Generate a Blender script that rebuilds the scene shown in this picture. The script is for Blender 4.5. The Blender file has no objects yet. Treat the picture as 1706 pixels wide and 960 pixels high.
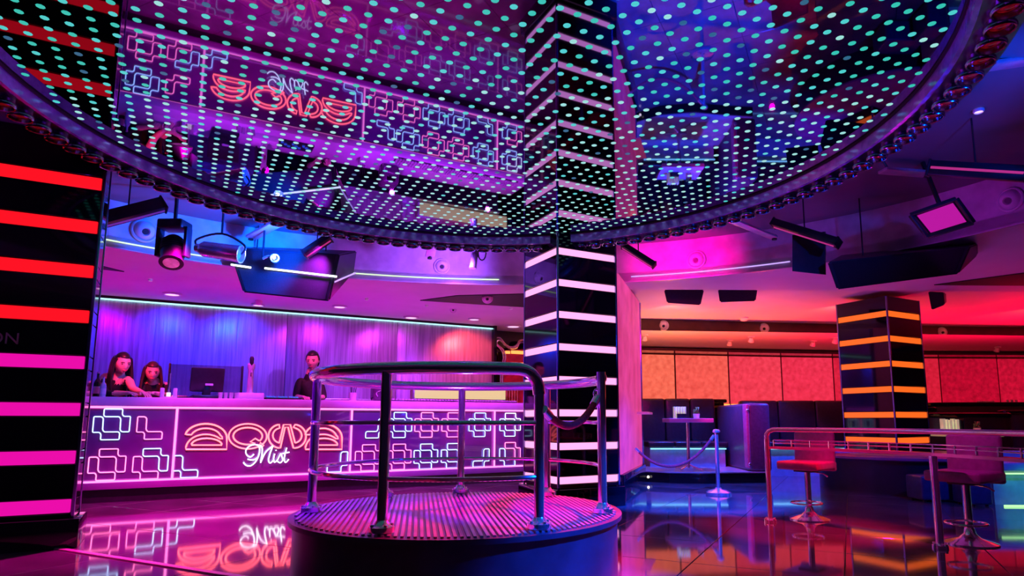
import bpy, bmesh, math, random
from mathutils import Vector, Matrix, Euler
random.seed(11)
sc = bpy.context.scene
col = sc.collection
PI = math.pi

# ------------------------------------------------------------------ camera
F, CX, CY, TILT, CAMZ = 1050.0, 900.0, 561.0, math.atan(0.134), 1.0
cam = bpy.data.cameras.new('camera')
cam.sensor_width = 36.0
cam.lens = F / 1706 * 36
cam.shift_x = -(CX - 853) / 1706
cam.shift_y = (CY - 480) / 1706
cam.clip_start = 0.05
camo = bpy.data.objects.new('camera', cam)
camo.location = (0, 0, CAMZ)
camo.rotation_euler = (PI / 2 + TILT, 0, 0)
col.objects.link(camo)
sc.camera = camo

# ------------------------------------------------------------------ world, exposure
sc.view_settings.view_transform = 'Standard'
sc.view_settings.look = 'None'
sc.view_settings.gamma = 1.0
sc.view_settings.exposure = 0.0
sc.view_settings.use_curve_mapping = False
w = bpy.data.worlds.new('dark_club')
sc.world = w
w.use_nodes = True
w.node_tree.nodes['Background'].inputs[0].default_value = (0.02, 0.008, 0.05, 1)
w.node_tree.nodes['Background'].inputs[1].default_value = 0.12


def light(name, kind, loc, color, power, target=None, size=0.3, spot=60, blend=0.6, size_y=None):
    d = bpy.data.lights.new(name, kind)
    d.color = color
    d.energy = power
    if kind == 'AREA':
        d.size = size
        if size_y:
            d.shape = 'RECTANGLE'; d.size_y = size_y
    elif kind == 'SPOT':
        d.spot_size = math.radians(spot); d.spot_blend = blend; d.shadow_soft_size = size
    else:
        d.shadow_soft_size = size
    o = bpy.data.objects.new(name, d)
    o.location = loc
    if target is not None:
        o.rotation_euler = (Vector(target) - Vector(loc)).to_track_quat('-Z', 'Y').to_euler()
    col.objects.link(o)
    return o


MAG, BLU, PUR, RED = (1, .0, .42), (.0, .06, 1), (.30, .02, 1), (1, .0, .05)


def ring_at(deg, z=3.0):                      # lamps of the round ceiling ring
    t = math.radians(deg)
    return (-.45 + 3.42 * math.cos(t), 4.44 + 3.42 * math.sin(t), z)


def bar_at(a, b, z):
    t = math.radians(28.9)
    return (a * math.cos(t) - b * math.sin(t), a * math.sin(t) + b * math.cos(t), z)


# washes thrown by the ring of lamps
light('wash_floor_magenta', 'SPOT', ring_at(150), MAG, 1500, (-3.6, 6.6, 0), .06, 100)
light('wash_floor_magenta_far', 'SPOT', ring_at(118), MAG, 800, (-2.3, 7.6, 0), .06, 90)
light('wash_bar_magenta', 'SPOT', ring_at(128), (.55, .02, .9), 170, bar_at(.6, 9.57, .9), .06, 80)
light('wash_bar_far', 'SPOT', ring_at(100), (.5, .03, 1), 650, bar_at(3.6, 9.57, .8), .06, 75)
light('wash_podium_pink', 'SPOT', ring_at(48), (1, .0, .12), 5000, (-.0, 4.55, .4), .05, 28)
light('wash_podium_violet', 'SPOT', ring_at(186), (.25, .0, 1), 2200, (-.95, 4.5, .4), .05, 25)
light('wash_blue_right', 'SPOT', ring_at(40), BLU, 4200, (2.0, 8.3, 0), .06, 56)
light('wash_blue_drum', 'SPOT', ring_at(-25), BLU, 2600, (.4, 3.8, .15), .06, 26)
light('wash_red_right', 'SPOT', ring_at(12), RED, 1000, (2.5, 6.1, 0), .06, 40)
light('wash_stool_magenta', 'SPOT', ring_at(-8), (.7, .0, .5), 220, (3.2, 5.8, .6), .05, 36)
light('wash_blue_far_right', 'SPOT', (5.0, 5.2, 2.85), BLU, 300, (6.0, 7.3, .2), .06, 80)
light('mirror_band_fill', 'SPOT', (-.5, 4.4, .44), (.3, .02, 1), 160, (-.5, 4.4, 3), .04, 150)  # added spot without a fixture, lights the inner band of the mirror
# the recess: blue and violet wash on the fascia and upper ceiling
light('recess_blue_left', 'SPOT', (-2.75, 6.75, 2.9), (.0, .08, 1), 420, (-4.4, 7.6, 3.3), .06, 125)
light('recess_violet_mid', 'SPOT', (-.9, 7.75, 2.95), (.3, .07, 1), 130, (-1.4, 8.8, 3.12), .05, 130)
light('recess_pink_right', 'SPOT', (1.6, 7.4, 2.95), (1, .0, .4), 110, (2.0, 8.6, 3.1), .05, 100)
light('recess_violet_far_right', 'SPOT', (3.6, 5.7, 2.9), (.5, .02, .9), 14, (4.9, 6.2, 3.0), .05, 90)
light('ceiling_blue_right', 'SPOT', (3.25, 3.3, 2.6), BLU, 120, (2.7, 4.6, 3.3), .05, 90)
# bar: added spots above the aisle wash the soffit, spots under it the wall and staff
for a_, c_, w_ in ((-1.2, (.9, .0, .45), 60), (.8, (.75, .0, .6), 55), (2.8, (.65, .02, .75), 55), (4.6, (.7, .05, .6), 35)):
    light('bar_soffit_fill', 'SPOT', bar_at(a_, 10.35, 1.6), c_, w_ * .5, bar_at(a_, 10.1, 4.0), .04, 156)  # added, no fixture here
for a_, c_, w_ in ((-1.4, (.3, .0, .9), 40), (-.4, (.0, .02, 1), 170), (.6, (.0, .03, 1), 150), (1.8, (.45, .02, .8), 40), (3.1, (.55, .03, .6), 45), (4.7, (1, .06, .05), 110)):
    light('wall_fill', 'SPOT', bar_at(a_, 10.7, 2.86), c_, w_, bar_at(a_, 11.5, 1.9), .05, 100)  # the red end spot is added to imitate reflected orange strips
light('staff_fill', 'SPOT', bar_at(-.75, 8.9, 2.86), (1, .03, .12), 420, bar_at(-.62, 10.35, 1.62), .05, 26)  # two reddish spots added to brighten the staff
light('staff_fill_right', 'SPOT', bar_at(1.4, 9.4, 2.86), (1, .05, .3), 160, bar_at(1.7, 10.5, 1.7), .05, 22)
for a_ in (.4, 2.2, 4.0):
    light('bar_top_fill', 'SPOT', bar_at(a_, 9.15, 2.86), (.75, .03, .8), 260, bar_at(a_, 9.5, 1.25), .04, 80)  # spots added to lift the bar top and its fascia
# seating bay: spots added above the sofas, without fixtures, wash the ceiling tray
for x_, y_, c_, w_ in ((2.5, 13.0, (1, .2, .03), 90), (4.4, 13.2, (1, .06, .03), 85), (6.6, 13.4, (1, .0, .04), 90), (9.2, 13.0, (1, .0, .04), 110), (11.8, 13.0, (1, .0, .05), 90)):
    light('tray_fill', 'SPOT', (x_, y_ - 1.1, 1.5), c_, w_ * 2.3, (x_, y_ - 1.12, 3.8), .03, 158)
for x_, y_, w_ in ((3.2, 8.2, 14), (5.0, 8.3, 16), (7.6, 8.0, 16)):
    light('soffit_fill', 'SPOT', (x_, y_, 1.2), (1, .0, .32), w_, (x_, y_ - .01, 3.0), .03, 158)  # floating spots added to tint the soffit, no fixtures
for x_ in (2.2, 5.2, 9.0):
    light('ceiling_band_fill', 'SPOT', (x_, 10.6, 2.72), (1, .3, .2), 24, (x_ + .6, 12.6, 2.88), .04, 100)  # front spots added in mid-air to brighten the eyeball rings
light('booth_blue', 'SPOT', (2.7, 10.9, 2.7), (.0, .08, 1), 700, (2.7, 11.2, .3), .05, 85)
light('sofa_blue', 'SPOT', (4.6, 10.2, 2.8), (.0, .06, 1), 600, (4.4, 11.2, .3), .05, 80)
light('sofa_end_pink', 'SPOT', (2.2, 9.3, 2.8), (1, .0, .35), 300, (3.4, 10.9, .8), .05, 30)

# ------------------------------------------------------------------ geometry of the place
GR = math.radians(28.9)                       # the bar, the pillars and the mirror dots share one grid
GA = Vector((math.cos(GR), math.sin(GR), 0))
GB = Vector((-math.sin(GR), math.cos(GR), 0))
GM = Matrix.Rotation(GR, 4, 'Z')


def grid(a, b, z=0.0):
    return GA * a + GB * b + Vector((0, 0, z))


def ray(px, py):
    u, v = (px - CX) / F, (CY - py) / F
    c, s = math.cos(TILT), math.sin(TILT)
    return Vector((u, c - v * s, s + v * c))


def P(px, py, d):                             # a survey point at distance d into the room
    r = ray(px, py)
    return Vector((0, 0, CAMZ)) + r * (d / r.y)


def G(px, py, z=0.0):                         # a survey point on a level z
    r = ray(px, py)
    return Vector((0, 0, CAMZ)) + r * ((z - CAMZ) / r.z)


def OB(px, py, b):                            # a survey point on a grid wall b -> (a, z)
    r = ray(px, py)
    p = r * (b / r.dot(GB))
    return p.dot(GA), p.z + CAMZ


def PB(px, py, b):
    a, z = OB(px, py, b)
    return grid(a, b, z)


# ------------------------------------------------------------------ materials
_m = {}


def mat(name, base=(.5, .5, .5), rough=.5, metal=0.0, emit=None, strength=0.0, spec=.5, noise=0.0, scale=8.0, bump=0.0,
        stretch=None, alpha=1.0, trans=0.0, coat=0.0):
    if name in _m:
        return _m[name]
    m = bpy.data.materials.new(name)
    m.use_nodes = True
    nt = m.node_tree
    b = nt.nodes['Principled BSDF']
    b.inputs['Base Color'].default_value = (*base, 1)
    b.inputs['Roughness'].default_value = rough
    b.inputs['Metallic'].default_value = metal
    b.inputs['Specular IOR Level'].default_value = spec
    b.inputs['Coat Weight'].default_value = coat
    b.inputs['Coat Roughness'].default_value = .05
    b.inputs['Transmission Weight'].default_value = trans
    if emit:
        b.inputs['Emission Color'].default_value = (*emit, 1)
        b.inputs['Emission Strength'].default_value = strength
    if noise or bump:
        tc = nt.nodes.new('ShaderNodeTexCoord')
        mp = nt.nodes.new('ShaderNodeMapping')
        nz = nt.nodes.new('ShaderNodeTexNoise')
        nz.inputs['Scale'].default_value = scale
        nz.inputs['Detail'].default_value = 5
        if stretch:
            mp.inputs['Scale'].default_value = stretch
        nt.links.new(tc.outputs['Object'], mp.inputs[0])
        nt.links.new(mp.outputs[0], nz.inputs['Vector'])
        if noise:
            mx = nt.nodes.new('ShaderNodeMix')
            mx.data_type = 'RGBA'
            lo = tuple(max(0, c * (1 - noise)) for c in (emit if emit and noise else base))
            hi = tuple(min(1, c * (1 + noise)) for c in (emit if emit and noise else base))
            mx.inputs[6].default_value = (*lo, 1); mx.inputs[7].default_value = (*hi, 1)
            rp = nt.nodes.new('ShaderNodeMapRange')
            rp.inputs[1].default_value = .32; rp.inputs[2].default_value = .68
            nt.links.new(nz.outputs[0], rp.inputs[0])
            nt.links.new(rp.outputs[0], mx.inputs[0])
            nt.links.new(mx.outputs[2], b.inputs['Emission Color' if emit else 'Base Color'])
        if bump:
            bp = nt.nodes.new('ShaderNodeBump')
            bp.inputs['Strength'].default_value = bump
            bp.inputs['Distance'].default_value = .02
            nt.links.new(nz.outputs[0], bp.inputs['Height'])
            nt.links.new(bp.outputs[0], b.inputs['Normal'])
    _m[name] = m
    return m


black_glass = mat('black_glass', (.004, .004, .008), .05, spec=.5, noise=.3, scale=3)
black_satin = mat('black_satin', (.012, .012, .018), .35, noise=.3, scale=20, bump=.05)
black_matt = mat('black_matt', (.01, .01, .012), .6, noise=.3, scale=12)
chrome = mat('chrome', (.84, .84, .9), .12, .88, noise=.04, scale=5)
steel = mat('brushed_steel', (.6, .6, .66), .28, 1.0, noise=.1, scale=30)
white_paint = mat('white_paint', (.7, .7, .72), .45, noise=.05, scale=10)
ceiling_paint = mat('ceiling_paint', (.62, .6, .62), .6, noise=.05, scale=2, bump=.03)
upper_paint = mat('upper_ceiling_paint', (.16, .15, .18), .6, noise=.08, scale=2)
fascia_paint = mat('fascia_paint', (.6, .58, .62), .32, noise=.18, scale=5, bump=.12)
leather = mat('black_leather', (.02, .018, .026), .28, noise=.25, scale=25, bump=.12)
rope_red = mat('red_rope', (.55, .02, .04), .75, noise=.3, scale=60, bump=.4)
skin_m = mat('skin', (.72, .42, .32), .5, noise=.08, scale=12)
hair_m = mat('dark_hair', (.01, .006, .006), .4, noise=.4, scale=40, stretch=(1, 1, .2))
hair_b = mat('auburn_hair', (.035, .012, .01), .4, noise=.4, scale=40, stretch=(1, 1, .2))
cloth_black = mat('black_cloth', (.012, .012, .016), .8, noise=.3, scale=30, bump=.2)
lip_m = mat('lips', (.5, .08, .1), .4, noise=.1)
eye_m = mat('eyes', (.03, .02, .02), .2, noise=.1)


def neon(name, c, s):
    return mat('neon_' + name, tuple(.06 * v for v in c), .35, emit=c, strength=s)


n_red = neon('red_pink', (1, .10, .12), 5.2)
n_pink = neon('pink', (1, .16, .42), 3.4)
n_blue = neon('ice_blue', (.42, .66, 1), 2.6)
n_white = neon('white', (.82, .93, 1), 2.4)
n_line = neon('magenta_line', (1, .18, .55), 2.6)
n_green = neon('pale_green', (.7, 1, .6), 1.3)
n_cyan = neon('pale_cyan', (.45, .95, 1), 1.5)
s_red = neon('strip_red', (1, .006, .016), 1.05)
s_mag = neon('strip_magenta', (.83, .004, .40), 1.0)
s_pink = neon('strip_rose', (1, .34, .66), 1.5)
s_orange = neon('strip_orange', (1, .13, .012), 1.15)
s_blueled = neon('blue_led', (.25, .75, 1), 2.0)


# ------------------------------------------------------------------ mesh helpers
def T(c=(0, 0, 0), rx=0, ry=0, rz=0, s=None):
    m = Matrix.Translation(Vector(c)) @ Euler((rx, ry, rz)).to_matrix().to_4x4()
    return m @ Matrix.Diagonal((*s, 1)) if s else m


def B():
    return bmesh.new()


def box(bm, c, s, bev=0.0, rz=0.0, rx=0.0, ry=0.0, seg=2, m=None):
    g = bmesh.ops.create_cube(bm, size=1.0)
    vs = g['verts']
    bmesh.ops.scale(bm, vec=s, verts=vs)
    if bev > 0:
        es = list({e for v in vs for e in v.link_edges})
        r = bmesh.ops.bevel(bm, geom=es, offset=min(bev, min(s) * .49), segments=seg, affect='EDGES', profile=.5)
        vs = list({v for f in r['faces'] for v in f.verts} | {v for v in vs if v.is_valid})
    mt = T(c, rx, ry, rz)
    if m is not None:
        mt = m @ mt
    bmesh.ops.transform(bm, matrix=mt, verts=vs)
    return vs


def lathe(bm, prof, n=24, m=None, close=False):
    rings = []
    m = m or Matrix()
    for r, z in prof:
        if r < 1e-6:
            rings.append([bm.verts.new(m @ Vector((0, 0, z)))])
        else:
            rings.append([bm.verts.new(m @ Vector((r * math.cos(2 * PI * i / n), r * math.sin(2 * PI * i / n), z))) for i in range(n)])
    prs = list(zip(rings, rings[1:])) + ([(rings[-1], rings[0])] if close else [])
    for A_, B_ in prs:
        for i in range(n):
            j = (i + 1) % n
            if len(A_) == 1 and len(B_) == 1:
                continue
            if len(A_) == 1:
                bm.faces.new((A_[0], B_[j], B_[i]))
            elif len(B_) == 1:
                bm.faces.new((A_[i], A_[j], B_[0]))
            else:
                bm.faces.new((A_[i], A_[j], B_[j], B_[i]))


def cyl(bm, c, r, h, n=20, r2=None, m=None):
    r2 = r if r2 is None else r2
    mm = T(c)
    if m is not None:
        mm = m @ mm
    lathe(bm, [(0, 0), (r, 0), (r2, h), (0, h)], n, mm)


def tube(bm, pts, r, n=8, closed=False, r_end=None):
    pts = [Vector(p) for p in pts]
    N = len(pts)
    rings = []
    up = None
    for i, p in enumerate(pts):
        if closed:
            t = (pts[(i + 1) % N] - pts[i - 1])
        else:
            t = pts[min(i + 1, N - 1)] - pts[max(i - 1, 0)]
        t = t.normalized() if t.length > 1e-9 else Vector((0, 0, 1))
        if up is None:
            up = t.orthogonal().normalized()
        up = (up - t * up.dot(t))
        up = up.normalized() if up.length > 1e-6 else t.orthogonal().normalized()
        sd = t.cross(up)
        rr = r if r_end is None else r + (r_end - r) * i / max(1, N - 1)
        rings.append([bm.verts.new(p + (up * math.cos(2 * PI * k / n) + sd * math.sin(2 * PI * k / n)) * rr) for k in range(n)])
    for i in range(N if closed else N - 1):
        A_, B_ = rings[i], rings[(i + 1) % N]
        off = 0
        if closed and i == N - 1:
            off = min(range(n), key=lambda o: (A_[0].co - B_[o].co).length)
        for k in range(n):
            bm.faces.new((A_[k], A_[(k + 1) % n], B_[(k + 1 + off) % n], B_[(k + off) % n]))
    if not closed:
        bm.faces.new(rings[0][::-1]); bm.faces.new(rings[-1])


def prism(bm, poly, z0, z1, m=None):
    m = m or Matrix()
    a = [bm.verts.new(m @ Vector((x, y, z0))) for x, y in poly]
    b = [bm.verts.new(m @ Vector((x, y, z1))) for x, y in poly]
    bm.faces.new(a[::-1]); bm.faces.new(b)
    n = len(poly)
    for i in range(n):
        bm.faces.new((a[i], a[(i + 1) % n], b[(i + 1) % n], b[i]))


def smoothpts(pts, k=6, closed=False):
    pts = [Vector(p) for p in pts]
    n = len(pts)
    out = []
    for i in range(n if closed else n - 1):
        if closed:
            p0, p1, p2, p3 = pts[i - 1], pts[i], pts[(i + 1) % n], pts[(i + 2) % n]
        else:
            p0, p1, p2, p3 = pts[max(i - 1, 0)], pts[i], pts[i + 1], pts[min(i + 2, n - 1)]
        for j in range(k):
            t = j / k
            out.append(.5 * ((2 * p1) + (p2 - p0) * t + (2 * p0 - 5 * p1 + 4 * p2 - p3) * t * t + (3 * p1 - p0 - 3 * p2 + p3) * t ** 3))
    if not closed:
        out.append(pts[-1])
    return out


XF = {}                                        # root matrices, so parts may be given in world or grid coordinates


def thing(name, label, cat, loc=(0, 0, 0), rz=0.0, group=None):
    o = bpy.data.objects.new(name, None)
    o.empty_display_size = .1
    o.location = loc
    o.rotation_euler = (0, 0, rz)
    o['label'] = label
    o['category'] = cat
    if group:
        o['group'] = group
    col.objects.link(o)
    XF[o] = T(loc, 0, 0, rz)
    return o


def part(name, bm, m, parent=None, frame='local', smooth=True, kind=None, label=None, angle=40):
    root = parent
    while root is not None and root.parent is not None:
        root = root.parent
    if frame == 'grid':
        bm.transform(GM)
    if frame != 'local' and root is not None:
        bm.transform(XF[root].inverted())
    bmesh.ops.recalc_face_normals(bm, faces=bm.faces)
    me = bpy.data.meshes.new(name)
    bm.to_mesh(me)
    bm.free()
    ms = m if isinstance(m, (list, tuple)) else [m]
    for x in ms:
        me.materials.append(x)
    if smooth:
        me.polygons.foreach_set('use_smooth', [True] * len(me.polygons))
        me.set_sharp_from_angle(angle=math.radians(angle))
    o = bpy.data.objects.new(name, me)
    o.parent = parent
    col.objects.link(o)
    if kind:
        o['kind'] = kind
    if label:
        o['label'] = label
    return o


def single(name, bm, m, label, cat, group=None, smooth=True, origin=None, kind=None):
    """a thing that is one mesh; its origin goes to its base"""
    bm.verts.ensure_lookup_table()
    if origin is None:
        xs = [v.co for v in bm.verts]
        origin = Vector(((min(c.x for c in xs) + max(c.x for c in xs)) / 2, (min(c.y for c in xs) + max(c.y for c in xs)) / 2, min(c.z for c in xs)))
    bm.transform(Matrix.Translation(-Vector(origin)))
    o = part(name, bm, m, None, smooth=smooth, kind=kind)
    o.location = origin
    o['label'] = label
    if cat:
        o['category'] = cat
    if group:
        o['group'] = group
    return o


def struct(name, bm, m, label, smooth=False):
    o = part(name, bm, m, None, smooth=smooth, kind='structure')
    o['label'] = label
    return o


def inst(src, parent, loc=None, rot=None, scale=None):
    c = bpy.data.objects.new(src.name.split('.')[0], src.data)
    for k in ('kind', 'label'):
        if k in src:
            c[k] = src[k]
    c.parent = parent
    if loc is not None:
        c.location = loc
    if rot is not None:
        c.rotation_euler = rot
    if scale is not None:
        c.scale = scale
    col.objects.link(c)
    return c


def copy_tree(o, parent=None):
    c = o.copy()
    col.objects.link(c)
    c.parent = parent
    if o in XF:
        XF[c] = XF[o].copy()
    for ch in list(o.children):
        copy_tree(ch, c)
    return c


def quad(bm, pts):
    bm.faces.new([bm.verts.new(Vector(p)) for p in pts])
# ================================================================== THE SETTING
floor_m = mat('dark_polished_tile', (.13, .11, .13), .06, spec=.9, noise=.35, scale=2.2, coat=.6)
joint_m = mat('floor_joint', (.006, .006, .008), .5, noise=.3, scale=10)
bm = B()
box(bm, (2.5, 6.0, -.06), (24, 22, .1))
floor = struct('floor', bm, joint_m, 'dark polished tiled club floor mirroring the neon lights')
U, V = Vector((.899, -.438, 0)), Vector((.438, .899, 0))
bm = B()
box(bm, (0, 0, -.005), (.974, .839, .014), bev=.002, seg=1)
tile0 = None
O = Vector((1.07, 4.64, 0))
FR = math.atan2(U.y, U.x)
for i in range(-9, 12):
    for j in range(-5, 13):
        c = O + U * (.98 * (i + .5)) + V * (.845 * (j + .5))
        if not (-8.2 < c.x < 10.5 and 1.6 < c.y < 15.2 and abs(c.x) < .95 * c.y + 2.2):
            continue
        rot = (random.uniform(-.0012, .0012), random.uniform(-.0012, .0012), FR)
        if tile0 is None:
            tile0 = part('floor_tile', bm, floor_m, floor, smooth=False)
            tile0.location = c; tile0.rotation_euler = rot
        else:
            inst(tile0, floor, c, rot)
bm = B()
box(bm, (0, 0, .006), (3.6, .05, .012), bev=.003)
trim = struct('trim_1', bm, mat('brass_trim', (.85, .6, .6), .35, .5, noise=.1, scale=20), 'metal trim strip set in the floor before the bar')
trim.location = O + U * -2.9 + V * -1.69
trim.rotation_euler = (0, 0, FR)

# ---- upper ceiling of the recess, elliptical fascia, soffit with an elliptical opening
EC, EX, EY = Vector((-.3, 4.3, 0)), 5.3, 4.35
ZU, ZS = 3.42, 2.9
bm = B()
prism(bm, [(EC.x + (EX + .1) * math.cos(t * PI / 32), EC.y + (EY + .1) * math.sin(t * PI / 32)) for t in range(64)], ZU, ZU + .1)
struct('ceiling', bm, upper_paint, 'upper ceiling of the oval recess above the dance floor')
bm = B()
inner = [bm.verts.new((EC.x + EX * math.cos(t * PI / 48), EC.y + EY * math.sin(t * PI / 48), ZS)) for t in range(96)]
outer = [bm.verts.new((x, y, ZS)) for x, y in [(-10, -3), (13.5, -3), (13.5, 9.25), (7, 9.15), (1.25, 9.0), (1.72, 10.6), (2.3, 15), (-10, 15)]]
es = [bm.edges.new((inner[i], inner[(i + 1) % 96])) for i in range(96)] + [bm.edges.new((outer[i], outer[(i + 1) % 8])) for i in range(8)]
bmesh.ops.triangle_fill(bm, use_beauty=True, edges=es)
r = bmesh.ops.extrude_face_region(bm, geom=list(bm.faces))
bmesh.ops.translate(bm, vec=(0, 0, .12), verts=[v for v in r['geom'] if isinstance(v, bmesh.types.BMVert)])
struct('ceiling_soffit', bm, ceiling_paint, 'lowered soffit ceiling around the oval recess')
bm = B()
ra, rb = [], []
for t in range(97):
    c, s = math.cos(t * PI / 48), math.sin(t * PI / 48)
    ra.append((EC.x + EX * c, EC.y + EY * s)); rb.append((EC.x + (EX + .08) * c, EC.y + (EY + .08) * s))
for i in range(96):
    for z0, z1, q in ((ZS - .012, ZU, ra),):
        quad(bm, [(*q[i], z0), (*q[i + 1], z0), (*q[i + 1], z1), (*q[i], z1)])
    quad(bm, [(*ra[i], ZS - .012), (*ra[i + 1], ZS - .012), (*rb[i + 1], ZS - .012), (*rb[i], ZS - .012)])
bmesh.ops.remove_doubles(bm, verts=bm.verts, dist=.0005)
struct('wall_fascia', bm, fascia_paint, 'curved fascia wall around the oval ceiling recess', smooth=True)


def ell(px_list, k, z):
    """points on the fascia at given angles"""
    return [Vector((EC.x + (EX - k) * math.cos(t), EC.y + (EY - k) * math.sin(t), z)) for t in px_list]


def led_run(t0, t1, m, label, z=ZS + .06):
    bm = B()
    n = 40
    tube(bm, ell([math.radians(t0 + (t1 - t0) * i / n) for i in range(n + 1)], .02, z), .0075, 6)
    single('led_strip', bm, m, label, 'led strip', 'led strips along the fascia')


led_run(93, 117, n_green, 'pale green LED strip along the fascia left of the central pillar')
led_run(133, 152, n_green, 'pale green LED strip along the fascia behind the moving head lamp')
led_run(50, 73, neon('violet_line', (.55, .35, 1), 1.3), 'violet LED strip along the fascia right of the central pillar')

# ---- wall behind the bar
wall_metal = mat('brushed_silver_wall', (.42, .4, .48), .38, .4, noise=.3, scale=3, bump=.25, stretch=(9, 9, .35))
bm = B()
x0, x1 = -4.0, 5.24
seam = OB(480, 520, 11.5)[0]
box(bm, ((x0 + x1) / 2, 11.58, 1.45), (x1 - x0, .1, 2.9))
wb = part('wall_back', bm, black_matt, None, kind='structure', smooth=False)
wb.data.transform(GM); wb['label'] = 'silver brushed metal wall behind the bar'
edges = [x0, -1.75, seam, 3.3, x1]
for k in range(len(edges) - 1):
    bm = B()
    box(bm, ((edges[k] + edges[k + 1]) / 2, 11.505, 1.42), (edges[k + 1] - edges[k] - .008, .03, 2.83), bev=.003)
    bm.transform(GM)
    part('wall_panel', bm, wall_metal, wb)
bm = B()
tube(bm, [grid(x0, 11.47, 2.845), grid(x1, 11.47, 2.845)], .012, 6)
single('led_strip', bm, n_cyan, 'thin cyan LED line along the top of the silver wall behind the bar', 'led strip')
bm = B()
box(bm, ((x0 + x1) / 2, 11.49, 2.878), (x1 - x0, .06, .04))
bm.transform(GM)
struct('trim_2', bm, black_matt, 'black shadow gap above the silver bar wall')
# dark passage wall right of the silver wall
bm = B()
box(bm, (6.4, 12.05, 1.45), (2.4, .1, 2.9)); box(bm, (5.27, 11.75, 1.45), (.06, .7, 2.9))
bm.transform(GM)
struct('wall_passage', bm, black_glass, 'black glossy wall beside the end of the bar')

# ---- seating bay ceiling: raised tray, dark fascia, low ceiling; back wall with backlit panels
WALL = [(1.2, 15.3), (2.45, 15.5), (5.4, 16.1), (8.2, 16.5), (12.8, 16.66), (14.0, 16.7)]
FASC = [(1.2, 12.1), (1.97, 12.25), (6.28, 13.0), (9.4, 13.35), (13.5, 13.5)]
bm = B()
quad(bm, [(1.0, 8.9, 3.0), (14, 9.1, 3.0), (14, 13.6, 3.0), (1.0, 13.4, 3.0)])
quad(bm, [(1.25, 9.0, ZS), (7, 9.15, ZS), (7, 9.15, 3.01), (1.25, 9.0, 3.01)])
quad(bm, [(7, 9.15, ZS), (13.5, 9.25, ZS), (13.5, 9.25, 3.01), (7, 9.15, 3.01)])
struct('ceiling_tray', bm, ceiling_paint, 'raised ceiling tray over the seating bay, glowing orange and red')
bm = B()
for (xa, ya), (xb, yb) in zip(FASC, FASC[1:]):
    quad(bm, [(xa, ya, 2.75), (xb, yb, 2.75), (xb, yb, 3.0), (xa, ya, 3.0)])
struct('trim_3', bm, mat('oxblood_band', (.05, .012, .02), .4, noise=.2, scale=6), 'dark red-brown ceiling band carrying the eyeball spotlights')
bm = B()
quad(bm, [(1.0, 12.05, 2.75), (14, 13.3, 2.75), (14, 17.2, 2.75), (1.0, 17.0, 2.75)])
struct('ceiling_low', bm, ceiling_paint, 'low ceiling strip above the backlit wall panels')
bm = B()
for (xa, ya), (xb, yb) in zip(WALL, WALL[1:]):
    quad(bm, [(xa, ya, 0), (xb, yb, 0), (xb, yb, 2.75), (xa, ya, 2.75)])
wr = struct('wall_seating', bm, mat('dark_red_wall', (.05, .008, .014), .4, noise=.3, scale=4), 'wall of the seating bay behind the backlit panels')


def wall_y(x):
    for (xa, ya), (xb, yb) in zip(WALL, WALL[1:]):
        if xa <= x <= xb:
            return ya + (yb - ya) * (x - xa) / (xb - xa)
    return 16.6


def backlit(i, c, s):
    m = mat('backlit_panel_%d' % i, (.25, .05, .03), .35, emit=c, strength=s, noise=.28, scale=9, bump=.4)
    return m


pxs = [1040, 1127, 1217, 1306, 1393, 1480, 1572, 1670, 1775]
cols = [((1, .14, .085), 1.0), ((1, .10, .08), .98), ((1, .045, .085), .95), ((1, .03, .08), .92), ((1, .015, .06), .75), ((1, .015, .05), .7), ((.75, .004, .04), .6), ((.8, .006, .045), .65)]
for i in range(8):
    xa, xb = [(pxs[k] - CX) / 1059 * 15.6 for k in (i, i + 1)]
    for _ in range(4):
        xa, xb = [(pxs[k] - CX) / 1059 * (wall_y(x) - .06) for k, x in ((i, xa), (i + 1, xb))]
    pa, pb = Vector((xa, wall_y(xa) - .06, 0)), Vector((xb, wall_y(xb) - .06, 0))
    d = pb - pa
    bm = B()
    box(bm, (0, 0, 2.03), (d.length - .05, .04, 1.2), bev=.008)
    o = part('backlit_panel', bm, backlit(i, *cols[i]), wr)
    o.location = (pa + pb) / 2; o.rotation_euler = (0, 0, math.atan2(d.y, d.x))
    bm = B()
    box(bm, (0, -.03, 1.405), (d.length - .05, .05, .03), bev=.005)
    o = part('ledge_light', bm, neon('ledge_' + ('orange' if i < 5 else 'red'), (1, .35, .06) if i < 5 else (1, .06, .04), 2.2), wr)
    o.location = (pa + pb) / 2; o.rotation_euler = (0, 0, math.atan2(d.y, d.x))
bm = B()
for (xa, ya), (xb, yb) in zip(WALL, WALL[1:]):
    prism(bm, [(xa, ya), (xb, yb), (xb, yb - .75), (xa, ya - .75)], 2.655, 2.72)
struct('trim_4', bm, mat('plum_gloss', (.09, .02, .06), .12, noise=.2, scale=4), 'glossy plum cornice above the backlit panels')

# ---- dark enclosing walls out of the way
bm = B()
box(bm, (-9.6, 6, 1.45), (.1, 18, 2.9))
struct('wall_left', bm, black_matt, 'dark side wall of the club')
bm = B()
box(bm, (13.6, 7, 1.4), (.1, 20, 2.8))
struct('wall_right', bm, black_matt, 'dark far side wall of the seating area')

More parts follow.
